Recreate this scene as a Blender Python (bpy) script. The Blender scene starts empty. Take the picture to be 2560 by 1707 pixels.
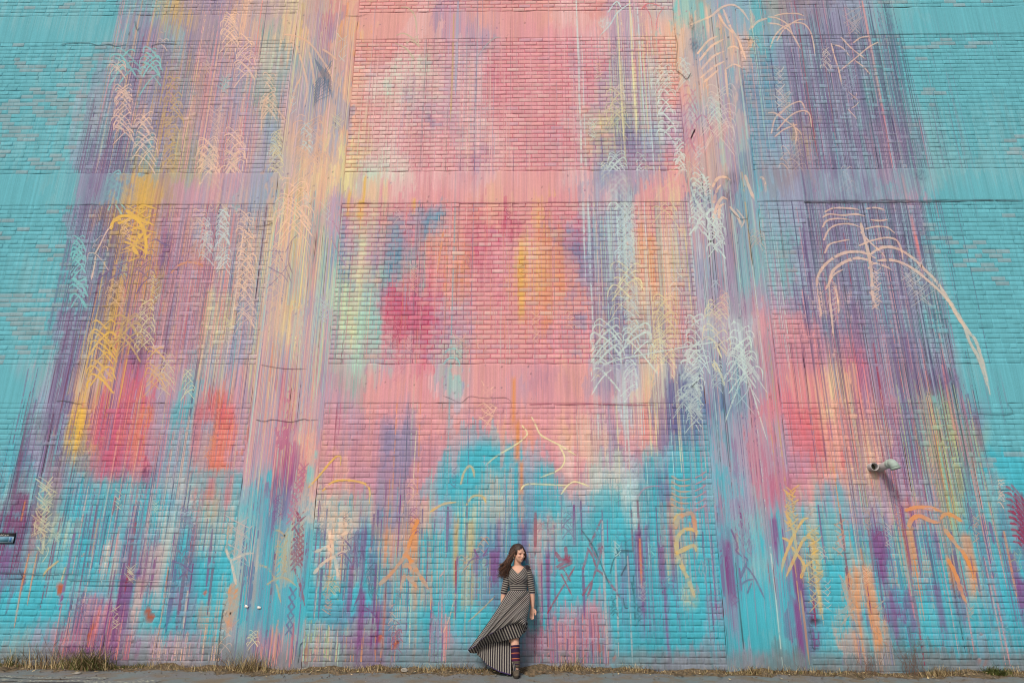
import bpy, bmesh, math, time
import numpy as np
from mathutils import Vector, Matrix
_t0 = time.time()
scene = bpy.context.scene
COL = scene.collection
# ---- camera survey (photo is 2560 x 1707); wall plane is y = 0, the viewer stands at negative y ----
F_PX, TILT, YAW, ROLL = 1680.0, 17.1, 1.06, 0.21
CAM = np.array([0.0, -9.6, 1.517])
def _rx(a): c,s=np.cos(a),np.sin(a); return np.array([[1,0,0],[0,c,-s],[0,s,c]])
def _rz(a): c,s=np.cos(a),np.sin(a); return np.array([[c,-s,0],[s,c,0],[0,0,1]])
RCAM = _rz(np.radians(YAW)) @ _rx(np.radians(90+TILT)) @ _rz(np.radians(ROLL))
def ray(px, py):
    return RCAM @ np.array([(px-1280)/F_PX, -(py-853.5)/F_PX, -1.0])
def at_y(px, py, y=0.0):          # surveyed point on the vertical plane y
    d = ray(px, py); t = (y-CAM[1])/d[1]
    return CAM + d*t
def project(X, Y, Z):
    v = np.stack([X-CAM[0], Y-CAM[1], Z-CAM[2]], -1) @ RCAM
    return 1280 - F_PX*v[...,0]/v[...,2], 853.5 + F_PX*v[...,1]/v[...,2]
# ---- camera, sky, sun, exposure ------------------------------------------------------------
cam_d = bpy.data.cameras.new('camera'); cam_o = bpy.data.objects.new('camera', cam_d); COL.objects.link(cam_o)
cam_d.sensor_width = 36.0; cam_d.lens = 36.0*F_PX/2560; cam_d.clip_start = .1; cam_d.clip_end = 1000
M4 = Matrix([list(RCAM[i])+[CAM[i]] for i in range(3)]+[[0,0,0,1]]); cam_o.matrix_world = M4
scene.camera = cam_o
world = bpy.data.worlds.new('World'); scene.world = world; world.use_nodes = True
wn = world.node_tree; bg = wn.nodes['Background']
sky = wn.nodes.new('ShaderNodeTexSky'); sky.sky_type = 'NISHITA'; sky.sun_disc = False
SUN_TO = Vector((-.13,-.33,.31)).normalized()
sky.sun_elevation = math.asin(SUN_TO.z); sky.sun_rotation = math.atan2(SUN_TO.x, SUN_TO.y)
sky.air_density = 1.0; sky.dust_density = 4.0; sky.ozone_density = .6
wn.links.new(sky.outputs[0], bg.inputs[0]); bg.inputs[1].default_value = .12
sun_d = bpy.data.lights.new('sun','SUN'); sun_d.energy = 2.1; sun_d.angle = math.radians(9); sun_d.color = (1,.94,.84)
sun_o = bpy.data.objects.new('sun', sun_d); COL.objects.link(sun_o)
sun_o.rotation_euler = (-SUN_TO).to_track_quat('-Z','Y').to_euler(); sun_o.location = (-4,-10,14)
vs = scene.view_settings; vs.view_transform = 'Standard'; vs.look = 'None'; vs.exposure = -0.09; vs.gamma = 1.0; vs.use_curve_mapping = False
scene.cycles.pixel_filter_type = 'BLACKMAN_HARRIS'; scene.cycles.filter_width = 1.0
# =====================================================================================
# THE PAINT: a canvas over the wall (X -12..12 m, Z -0.2..12.6 m) that colours the masonry vertices
# =====================================================================================
RES = 100; X0c, X1c, Z0c, Z1c = -12.0, 12.0, -0.2, 12.6
CW, CH = int((X1c-X0c)*RES), int((Z1c-Z0c)*RES)
cx_ = X0c + (np.arange(CW)+.5)/RES
cz_ = Z0c + (np.arange(CH)+.5)/RES
rng = np.random.default_rng(11)
PAL = dict(B=(92,174,190), v=(64,177,199), c=(122,178,189), b=(92,152,180), a=(106,122,128), P=(134,126,163), V=(126,66,134),
  M=(124,68,112), K=(216,148,158), k=(220,176,178), S=(218,156,150), R=(203,92,126), r=(214,102,114), E=(216,128,140),
  Y=(228,180,72), y=(218,206,150), O=(224,142,72), o=(224,178,148), G=(168,211,188), L=(172,150,176), l=(148,160,188),
  D=(92,96,150), t=(150,140,150), W=(190,222,222), w=(214,202,192), g=(142,168,166), n=(190,166,160), q=(196,162,100),
  U=(184,104,138), H=(188,134,154), e=(166,182,132), x=(206,172,166), d=(78,66,116), m=(150,52,86), z=(70,92,118),
  u=(108,86,138), C=(240,196,164), i=(198,222,214), j=(228,222,166), p=(232,134,128), X=(52,52,60), Q=(186,92,60), N=(226,226,220), T=(112,196,196))
def lin(c):
    c = np.asarray(c, float)/255.0; c = c*.90+c.mean(-1,keepdims=True)*.10
    return np.where(c<=.04045, c/12.92, ((c+.055)/1.055)**2.4)
LIN = {k: lin(v) for k,v in PAL.items()}
# coarse colour survey of the mural: 26 rows x 40 columns of (ground coat, streak coat)
GRID = """
Bc Bc Bc Bc BB cP gY tY LP oL nL ny nR oS SS SS kS LK SL SK SK SS kS SK Lk kS cG gn lc Bc tg tP lP Pc cB Bc BB BB BB BB
BB BB BB BB Bc Pl cP Pt tL oL go oy LP oO SS SK kS LK LK SK KK KS Kk kL LK So ow gk ol Bc lP PL lP Pl cB BB BB BB BB BB
BB BB Bc Bc cP PL tg tq LS LK nG gl ln So kS kw kG kL kl KK KS KK KL KL LP KL ol lo lo bP Pl Pu Pl Pl cB BB BB BB BB BB
BB Bc Bc cL Pc Pt Pu tq LK lL gn lo lz oS kw wG wk kL kl KK Kk KS Kk Lk Ly LW Sk ol lo bP Pl Pt Pu lP cB Bc BB BB BB BB
BB Bc Bc cL Pu PC Pt tC LS Ll go lS ln oS kS kS Lk kL kl Kk KS KK kl yL gP LW Lk lG Lo bl Pl tP Pu Pl Pc cB Bc BB Bc BB
Bc Bc Bc cP Pu cP Pt gq LK Lo lg no no yo kw kK kS kK kL kK KS KL KK Py Pl lW LK Sn LG bl Pt tq PH Pu LP cP cB Bc Bc Bc
BB BB Bc lP Pc gq tq gq LK Ln lc no oy yn wG wk Kk kK LK kK Kk KS kL lP LP LP SK nS LG bt tP tP PH Pu LP cP cc cB Bc Bc
BB BB Bc Pu cP qY qP LK LS lo lg oq on LS Ky Kk KS KS kK So SK SK KS Lk PW KS Ky DW Pt Bl lP PL Pu Pl Pl Lc BB BB BB BB
BB BB BB lP qY qY LH LS LP nl nl oy gS LK Ly KR bl SK SK RK KS SY KR lb lW Ko Ky LW Pt cl lB Pu PL lP Pd Pu BB BB BB BB
BB BB Bc cP tq qP PU LO lC nC nC oy gS lG lK bK Sb SO RK KK kY SO Pl lP lW oO ky LW PL cP cP Pt Pd lP Pu Pl BB BB BB BB
BB Bc Bc lT Pu qt tU Lr lS nC nl oy gS by ly bG KR SO KR KK SY SO LP Pl PW oO ny lL PL cL cP Pt PC lu lP Pu cB BB BB BB
BB Bc Bc Pu qM tL LU LS yl lS no yO lS Gy Gl Rl RU Kl KS KR SY SO SL Pl PW oy Sy LW LP Lg LP PH LC lu Pl lP cP BB BB BB
BB Bc Pc Pu qY tP LU LS yl lS no yo lK Gy Gc RK RU LK SK KS KS KO KP lD PD ny rW LW LW LW KH KP PK Lu Pl Pu cB BB BB BB
BB Bc Pu oB qP MP LY LS ly lL nK LS Lo GL LG KL RK LG KS KS KS KK Ko lP lP nW SW lP LW LG HE HE Hn HU LP lu PB Bc BB BB
BB cL Pu qo LS RP LY cL ly LK LS US LH gK KS KS KR lG KS KS KL HK SH LP LW oy DW lD bL LP EH Eo oy ER LP tu Pd Bc BB BB
BB lB lV Yq RL RO LP cB rO LK LS SU LK LK KS KL KS kl KS KH KS KH KS LK LW So DP Db bl HL ER ES oy EL HL lu eg PB BB BB
BB cM Pc Yg RU rO LK lc rO LK LS UL LS HK HK PL KS KS KH Ko KO KS So LP HS SL DP bc lb HL LE rE Eo oS LU Pc ec eU BB BB
BM lP tP gt RU RS lP cl rO LK LS UV So HK HS PL HK BK Bb bB bK KH Kw LG HP cL Bl Bc lL HU LU EL Eo on LU Pl ec eL BB BB
cM cB tL BL bB bS Bl cl SB cL Bl VU Sc HK HL PH KL Bb Bb bo BL BK Kn cw cl BV BB BB lB HU UH nE LB nl Lt LP lP eg cB BB
MB Mt gt Bc Bb bS cw cl oq cB BP PB SB oq nP Pl no lB yB oB BP Bc LB BB Bw BV BO Br lV cU UH oO cB lL Ln HO lO ec cB MB
MB tL cy BB BS PB co VP oc co BP cy Bl oc VP nO OL cL qB VB Vn nc cB cB BB VB BO BB Pb cU UO qc cB cL VB On VO Oc lc MB
MB cB cg BB Bo DV xB VB BB oB BP cq Bl Bo VP BO OB cL qc VB Vr Br BB BB VB VB BY BB Vl cb Ul BY BB cO VB OB OV Ol cl VM
Bt BB cB cl cP Vx xl PB BB OB BP cB BB BB VP BO BO BL Bq VB VS BB BB BB BV VB BB BB Vc cB BV VB BB OB BO BV VB OB cl Vl
cB BL lL PS VS cB lL BP OB Bl BP BB BB VB VB Bo BB BL BB BB LB Uc HB HB BB BV BB BB PB BB Bc VB BB OB BV VB BB Bl bc lV
ct lt Lt VL VL Lc Lo Lc BO cL LP SL cL gL VB lB Bt LB Bl Bl Lt LH HL HB BB BB Bb Bb Bl Bb bc Vb Bc nO cb bt bc bl bl bl
ta ta ta Vt VL ta Lt tL ta at tL tL tL ta VL Bt ct ct la la la la ta Bl ca la la la la la ab ab ab an ab ab ab at al al
""".split('\n')
GRID = [r.split() for r in GRID if r.strip()]
for j in range(26):
    for i in range(40):
        a_, b_ = GRID[j][i]
        if j>=19 and j<25 and a_ in 'OoqYySUrVx' and not (j>=23 and a_=='V'): a_, b_ = 'v', a_
        if j>=17: a_ = 'v' if a_ in 'Bb' else a_; b_ = 'v' if b_ in 'Bb' else b_
        if (i>=29 or i<=6) and j<14 and a_=='P': b_ = {'u':'c','d':'b','t':'l'}.get(b_,b_)
        if i>=29 and j<14 and a_=='P': a_, b_ = ('l', 'c') if (i+j)%2 else ('P','c')
        if 20<=j<=23: b_ = {'L':'v','l':'c','t':'v','c':'v'}.get(b_,b_); a_ = {'l':'v','L':'c','c':'v' if (i+j)%2 else 'c'}.get(a_,a_)
        GRID[j][i] = a_+b_
assert len(GRID)==26 and all(len(r)==40 for r in GRID), [len(r) for r in GRID]
G1 = np.array([[LIN[c[0]] for c in r] for r in GRID]); G2 = np.array([[LIN[c[1]] for c in r] for r in GRID])

def vnoise(fx, fz, seed):
    r = np.random.default_rng(seed)
    nx, nz = int((X1c-X0c)*fx)+3, int((Z1c-Z0c)*fz)+3
    R = r.random((nz, nx)).astype(np.float32)
    u = (cx_-X0c)*fx; iu = u.astype(int); fu = (u-iu); fu = (fu*fu*(3-2*fu)).astype(np.float32)
    v = (cz_-Z0c)*fz; iv = v.astype(int); fv = (v-iv); fv = (fv*fv*(3-2*fv)).astype(np.float32)[:,None]
    A = R[:,iu]*(1-fu)+R[:,iu+1]*fu
    return A[iv]*(1-fv)+A[iv+1]*fv
def sstep(a,b,x):
    t = np.clip((x-a)/(b-a),0,1); return t*t*(3-2*t)
XX, ZZ = np.meshgrid(cx_, cz_)
PXc, PYc = project(XX, np.zeros_like(XX), ZZ)
PXc = PXc.astype(np.float32); PYc = PYc.astype(np.float32)
def to_canvas(px, py):
    p = at_y(px, py); return (p[0]-X0c)*RES, (p[2]-Z0c)*RES

def base_coats():
    streak = .30*vnoise(5,.35,1)+.34*vnoise(17,.45,2)+.36*vnoise(48,.5,3)
    dripw = vnoise(14,.8,4)*.6+vnoise(40,1.2,5)*.4-.5
    wx = (vnoise(1.6,.9,6)-.5)*1.1 + (vnoise(9,.5,7)-.5)*.5
    gx = PXc/64-.5 + wx
    gy = PYc/65.65-.5 + dripw*.95 + (vnoise(1.3,1.1,8)-.5)*.9
    gx = np.clip(gx,0,38.999); gy = np.clip(gy,0,24.999)
    ix = gx.astype(int); iy = gy.astype(int)
    fx = sstep(.18,.82,gx-ix)[...,None]; fy = sstep(.12,.88,gy-iy)[...,None]
    def samp(G):
        return (G[iy,ix]*(1-fx)+G[iy,ix+1]*fx)*(1-fy)+(G[iy+1,ix]*(1-fx)+G[iy+1,ix+1]*fx)*fy
    # brush-edged patches: cells picked hard, their outlines broken by brush, brick and run scale noise
    hx = PXc/64-.5 + (vnoise(2.2,1.2,70)-.5)*1.5 + (vnoise(11,4,71)-.5)*.8 + (vnoise(45,9,72)-.5)*.5
    hy = PYc/65.65-.5 + (vnoise(2.0,1.5,73)-.5)*1.4 + (vnoise(30,.5,74)-.5)*1.3 + (vnoise(70,2.,75)-.5)*.7
    hx = np.clip(np.rint(hx),0,39).astype(int); hy = np.clip(np.rint(hy),0,25).astype(int)
    hw_ = (.40+.35*vnoise(1.2,1.0,76))[...,None]
    A, Bq = samp(G1)*(1-hw_)+G1[hy,hx]*hw_, samp(G2)*(1-hw_)+G2[hy,hx]*hw_
    m = (sstep(.50,.58,streak)*np.interp(PYc,[0,1100,1250,1700],[.5,.5,.4,.4]))[...,None]
    out = A*(1-m)+Bq*m
    # thin lighter and darker runs within a coat
    s2 = vnoise(60,.7,9)-.5; s3 = vnoise(26,.5,10)-.5
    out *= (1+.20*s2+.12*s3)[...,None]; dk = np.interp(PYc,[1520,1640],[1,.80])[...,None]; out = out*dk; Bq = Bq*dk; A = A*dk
    sec = A*.35+Bq*.65
    sec *= (1+.12*s3)[...,None]
    return np.concatenate([out,sec],-1).astype(np.float32)
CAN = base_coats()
DEP = np.zeros((CH,CW), np.float32)         # relief of the surface (positive = sunk), metres

def blend(js, is_, col, al):
    pass
def drip(px, py, length, w, col, a=.8, wob=1.0, r=rng):
    """a run of paint: starts at a surveyed point and falls straight down the wall (metres)"""
    x, z = to_canvas(px, py); n = int(length*RES)
    drip_c(x, z, n, w, col, a, wob, r)
def drip_c(x, z, n, w, col, a, wob, r=rng):
    z1 = int(z); z0 = max(0, z1-n)
    if z1<=z0+2 or z0>=CH: return
    z1 = min(z1, CH-1)
    zz = np.arange(z0, z1)
    k = max(2, (z1-z0)//70+2)
    off = np.interp(zz, np.linspace(z0,z1,k), r.normal(0,.45*wob,k))
    xs = x+off
    hw = max(w*RES/2, .35)
    t = (z1-zz)/max(1,(z1-z0))
    taper = np.clip((1-t)*6,0,1)*np.clip(.6+t*2,0,1)
    if w<.075:
        k2 = max(4,(z1-z0)//14); zq = np.linspace(z1-1,z0,k2); tq = np.linspace(0,1,k2)
        xq = np.interp(zq,zz,xs); hq = max(w*RES/2*.8,.22)*np.clip(.7+tq*2,0,1)*np.clip((1-tq)*7,.15,1)*r.uniform(.75,1.2,k2)
        lay(np.stack([xq,zq],1), hq, col, min(1,a*1.15)*r.uniform(.75,1,k2), None, r); a = a*.35
    i0 = int(np.floor(x-hw-2)); 
    for i in range(max(0,i0), min(CW, int(x+hw+3))):
        al = np.clip(hw+.5-np.abs(i+.5-xs),0,1)*a*taper
        CAN[zz,i] = CAN[zz,i]*(1-al[:,None])+np.tile(col,2)*al[:,None]
def block(px0,py0,px1,py1,col,a=.85,ragged=.25,seed=0,top=.1):
    """brushed block: straight sides, ragged runs at its foot"""
    r = np.random.default_rng(seed+int(px0*7+py0))
    xa, za = to_canvas(px0,py0); xb, _ = to_canvas(px1,py0); _, zb = to_canvas(px0,py1)
    for i in range(max(0,int(xa)), min(CW,int(xb)+1)):
        e = min((i-xa)/3, (xb-i)/3, 1); e = max(e, .25)
        top_ = za - abs(r.normal(0,top))*RES*.5
        bot = zb - r.exponential(ragged)*RES*.6
        j0, j1 = max(0,int(bot)), min(CH,int(top_))
        if j1-j0<3: continue
        zz = np.arange(j0,j1); t = (j1-zz)/(j1-j0)
        al = a*e*(.75+.25*r.random())*np.clip((1-t)*8,0,1)*np.clip(t*10,.0,1)
        al = np.minimum(al*1.12,.97); al = np.stack([al]*3+[al*.85]*3,-1); CAN[j0:j1,i] = CAN[j0:j1,i]*(1-al)+np.tile(col,2)*al
def catmull(P, step=.6):
    P = np.asarray(P,float)
    if len(P)<3:
        n = max(2,int(np.hypot(*(P[-1]-P[0]))/step)); t=np.linspace(0,1,n)[:,None]
        return P[0]*(1-t)+P[-1]*t
    Q = np.vstack([2*P[0]-P[1],P,2*P[-1]-P[-2]]); out=[]
    for a,b,c,d in zip(Q[:-3],Q[1:-2],Q[2:-1],Q[3:]):
        n = max(2,int(np.hypot(*(c-b))/step)); t=np.linspace(0,1,n,endpoint=False)[:,None]
        out.append(.5*((2*b)+(-a+c)*t+(2*a-5*b+4*c-d)*t*t+(-a+3*b-3*c+d)*t**3))
    return np.vstack(out)
RIB = []                                    # raised runs and tool marks: (points in canvas px, half widths, colours)
def lay(pts, hw, col, a, gaps, r, deep=False):
    i = np.clip(pts[:,0].astype(int),0,CW-1); j = np.clip(pts[:,1].astype(int),0,CH-1)
    al = np.clip(np.asarray(a)*np.ones(len(pts)),0,1)[:,None]
    RIB.append([pts, hw, CAN[j,i,:3]*(1-al)+np.asarray(col)*al, gaps, CAN[j,i,:3].copy(), i, j, deep])
def stroke_c(P, w, col, a=.85, rough=.35, taper=True, r=rng, dep=0.0):
    """a stroke on the canvas; P in canvas pixels, w in canvas pixels"""
    pts = catmull(P)
    n = len(pts); t = np.linspace(0,1,n)
    hw = w/2*(np.clip(np.minimum(t*8+.55,(1-t)*5+.35),0,1) if taper else np.ones(n))
    dens = 1-rough*np.interp(t, np.linspace(0,1,max(3,n//12)), r.random(max(3,n//12)))
    if w<9:
        st_ = max(1,int(round(max(1.6,w*.7)/.6))); q = pts[::st_] if len(pts)>st_*2 else pts[[0,len(pts)//2,-1]]; n2 = len(q); t2 = np.linspace(0,1,n2)
        h2_ = w/2*(np.clip(np.minimum(t2*8+.6,(1-t2)*5+.25),0,1))*r.uniform(.6,1.15,n2)
        d2 = np.interp(t2,np.linspace(0,1,n),dens)
        lay(q, h2_*(.55 if dep else 1), col, min(1,a*(1.1 if dep else 1.05))*d2, r.random(n2)<rough*.05, r, bool(dep)); a = a*.30
    R = int(np.ceil(w/2+1))
    j0, j1 = int(pts[:,1].min())-R-1, int(pts[:,1].max())+R+2
    i0, i1 = int(pts[:,0].min())-R-1, int(pts[:,0].max())+R+2
    if i1<0 or j1<0 or i0>=CW or j0>=CH: return
    i0c,j0c,i1c,j1c = max(i0,0),max(j0,0),min(i1,CW),min(j1,CH)
    buf = np.zeros((j1-j0,i1-i0),np.float32)
    for dj in range(-R,R+1):
        for di in range(-R,R+1):
            ii = np.floor(pts[:,0]).astype(int)+di; jj = np.floor(pts[:,1]).astype(int)+dj
            d = np.hypot(ii+.5-pts[:,0], jj+.5-pts[:,1])
            al = np.clip(hw+.5-d,0,1)*dens
            np.maximum.at(buf,(jj-j0,ii-i0),al)
    buf = buf[j0c-j0:j1c-j0, i0c-i0:i1c-i0]*a
    S_ = CAN[j0c:j1c,i0c:i1c]
    S_[:] = S_*(1-buf[...,None])+np.tile(np.asarray(col,np.float32),2)*buf[...,None]
    if dep: DEP[j0c:j1c,i0c:i1c] = np.maximum(DEP[j0c:j1c,i0c:i1c], buf*dep)
def stroke(P, w, col, a=.85, rough=.35, taper=True, dep=0.0):
    """P in survey pixels, w in survey pixels"""
    Q = [to_canvas(*p) for p in P]
    sc = np.hypot(*(np.array(to_canvas(P[0][0]+10,P[0][1]))-np.array(to_canvas(*P[0]))))/10
    stroke_c(Q, max(.9,w*sc), col, a, rough, taper, dep=dep)
TILES = {i+1: ((i%4)*640, [0,427,854,1281][i//4]) for i in range(16)}
def T(tile, pts):
    ox, oy = TILES[tile]; return [(ox+x/3.673, oy+y/3.673) for x,y in pts]
def S(tile, c, w, pts, a=.85, rough=.35, dep=0.0):
    if isinstance(pts,str): pts = [tuple(map(float,p.split(','))) for p in pts.split()]
    stroke(T(tile,pts), w*1.2, LIN[c], min(1,a*1.12), rough, dep=dep)
def DR(tile, c, x, y0, y1, w=4, a=.8):
    (p0,) = T(tile,[(x,y0)]); ox,oy = TILES[tile]
    x_,z_ = to_canvas(*p0); _,ze = to_canvas(p0[0], oy+y1/3.673)
    drip_c(x_, z_, int(z_-ze), w/170., LIN[c], a, 1.0)
def BK(tile, c, x0,y0,x1,y1,a=.85,ragged=.25):
    (a0,b0),(a1,b1) = T(tile,[(x0,y0),(x1,y1)])
    block(a0,b0,a1,b1,LIN[c],a,ragged)
def field(x0,y0,x1,y1,cols,n,wr=(1.5,5),lr=(.4,2.5),a=(.35,.8),seed=0,start=1.0):
    """many runs of paint; (x0..x1,y0..y1) is where they start"""
    r = np.random.default_rng(seed+int(x0)+7*int(y0))
    for _ in range(n):
        px = r.uniform(x0,x1); py = y0+(y1-y0)*r.random()**start
        x,z = to_canvas(px,py)
        c = LIN[cols[r.integers(len(cols))]]*r.uniform(.85,1.1)
        w = r.uniform(0,1)**2.2*(wr[1]-wr[0])+wr[0]
        drip_c(x,z,int(r.uniform(*lr)*RES), w/170., np.clip(c,0,.85), r.uniform(*a), 1.0, r)
def frond(px,py0,py1,hw,n,c,w=3,a=.75,seed=0,open_=1.0,skew=0.0):
    """tool marks: cane-shaped arcs thrown left and right, crossing on an axis"""
    r = np.random.default_rng(seed+int(px)+3*int(py0)); col = LIN[c]
    n = int(n*1.5)
    for k in range(n):
        f = (k+.5)/n; y = py0+(py1-py0)*f; x = px+skew*f
        for s in (-1,1):
            h = hw*r.uniform(.8,1.12)*(.75+.35*f); j = r.normal(0,hw*.06)
            ty = y+r.normal(0,hw*.10)
            P = [(x-s*h*.95+j, ty+h*1.55*open_),(x-s*h*.30+j, ty+h*.62*open_),(x+s*h*.35+j, ty+h*.02),
                 (x+s*h*.72+j, ty-h*.10),(x+s*h*1.0+j, ty+h*.16),(x+s*h*1.05+j, ty+h*r.uniform(.4,.9))]
            sh, fl = r.normal(0,.06), r.uniform(.9,1.12)
            P = [(a_+(b_-ty)*sh+r.normal(0,h*.03), ty+(b_-ty)*fl+r.normal(0,h*.03)) for a_,b_ in P]
            if r.random()<.12: continue
            if r.random()<.35: P = P[r.integers(1,3):]
            if r.random()<.35: P = P[:-1]
            stroke(P, w*1.2*r.uniform(.6,1.15), col*r.uniform(.95,1.08), min(1,a*1.3)*r.uniform(.6,1), .38)
def weave(px,py0,py1,hw,n,c,w=2.2,a=.7,seed=0,skew=0.0,slope=1.3):
    r = np.random.default_rng(seed+int(px)+5*int(py0)); col = LIN[c]
    for k in range(n):
        f = (k+.5)/n; y = py0+(py1-py0)*f; x = px+skew*f
        for s in (-1,1):
            h = hw*r.uniform(.6,1.15)
            if r.random()<.08: continue
            y_ = y+r.normal(0,h*.07); sl = slope*r.uniform(.85,1.2); P = [(x-s*h*r.uniform(.6,1.1),y_-h*sl*.5),(x-s*h*.2+r.normal(0,h*.12),y_-h*.05),(x+s*h*r.uniform(.5,1.1),y_+h*sl*.6*r.uniform(.6,1.3))]
            stroke(P, w*1.1*r.uniform(.6,1.2), col, min(1,a*1.25)*r.uniform(.55,1), .45)
def scribble(px,py,hw,hh,n,c,w=2,a=.7,seed=0):
    r = np.random.default_rng(seed+int(px)+9*int(py))
    for k in range(n):
        x = px+r.uniform(-1,1)*hw*.6; y = py+r.uniform(-1,1)*hh*.7
        an = r.uniform(.6,2.4)*(1 if r.random()<.5 else -1); L = r.uniform(.4,1)*hh*.7
        stroke([(x-np.cos(an)*L*.5,y-np.sin(an)*L*.6),(x+r.normal(0,hw*.12),y),(x+np.cos(an)*L*.5,y+np.sin(an)*L*.5)], w*r.uniform(.5,1.3), LIN[c], a*r.uniform(.5,1), .4)
def spot(px,py,rx,ry,c,a=1.0,seed=0,dep=0.0,soft=.15):
    r = np.random.default_rng(seed+int(px*3+py))
    x,z = to_canvas(px,py); R = int(max(rx,ry)*1.6)+4
    sc = RES/170.
    j,i = np.mgrid[max(0,int(z)-R):min(CH,int(z)+R), max(0,int(x)-R):min(CW,int(x)+R)]
    if j.size==0: return
    th = np.arctan2(j-z,i-x); ph = r.uniform(0,6.28,4)
    rad = 1+.22*np.sin(2*th+ph[0])+.16*np.sin(3*th+ph[1])+.1*np.sin(5*th+ph[2])
    d = np.hypot((i-x)/(rx*sc),(j-z)/(ry*sc))/rad
    al = np.clip((1-d)/soft+.5,0,1)*a
    CAN[j,i] = CAN[j,i]*(1-al[...,None])+np.tile(LIN[c],2)*al[...,None]
    if dep: DEP[j,i] = np.maximum(DEP[j,i], al*dep)
def cloud(px,py,rx,ry,c,a=.6,seed=0,gr=.5):
    """dry-brushed or sooty patch with a broken outline"""
    x,z = to_canvas(px,py); sx = rx*RES/165.; sz = ry*RES/165.
    j0,j1,i0,i1 = max(0,int(z-2*sz)),min(CH,int(z+2*sz)),max(0,int(x-2*sx)),min(CW,int(x+2*sx))
    if j1<=j0 or i1<=i0: return
    r = np.random.default_rng(seed+int(px+py))
    j,i = np.mgrid[j0:j1,i0:i1]
    d = np.hypot((i-x)/sx,(j-z)/sz)
    nz = r.random(j.shape)*.5+np.repeat(np.repeat(r.random((j.shape[0]//4+1,j.shape[1]//3+1)),4,0),3,1)[:j.shape[0],:j.shape[1]]*.5
    al = np.clip((1.15-d)*1.6,0,1)*np.where(nz>gr,1,.25)*a
    CAN[j,i] = CAN[j,i]*(1-al[...,None])+np.tile(LIN[c],2)*al[...,None]

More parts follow.
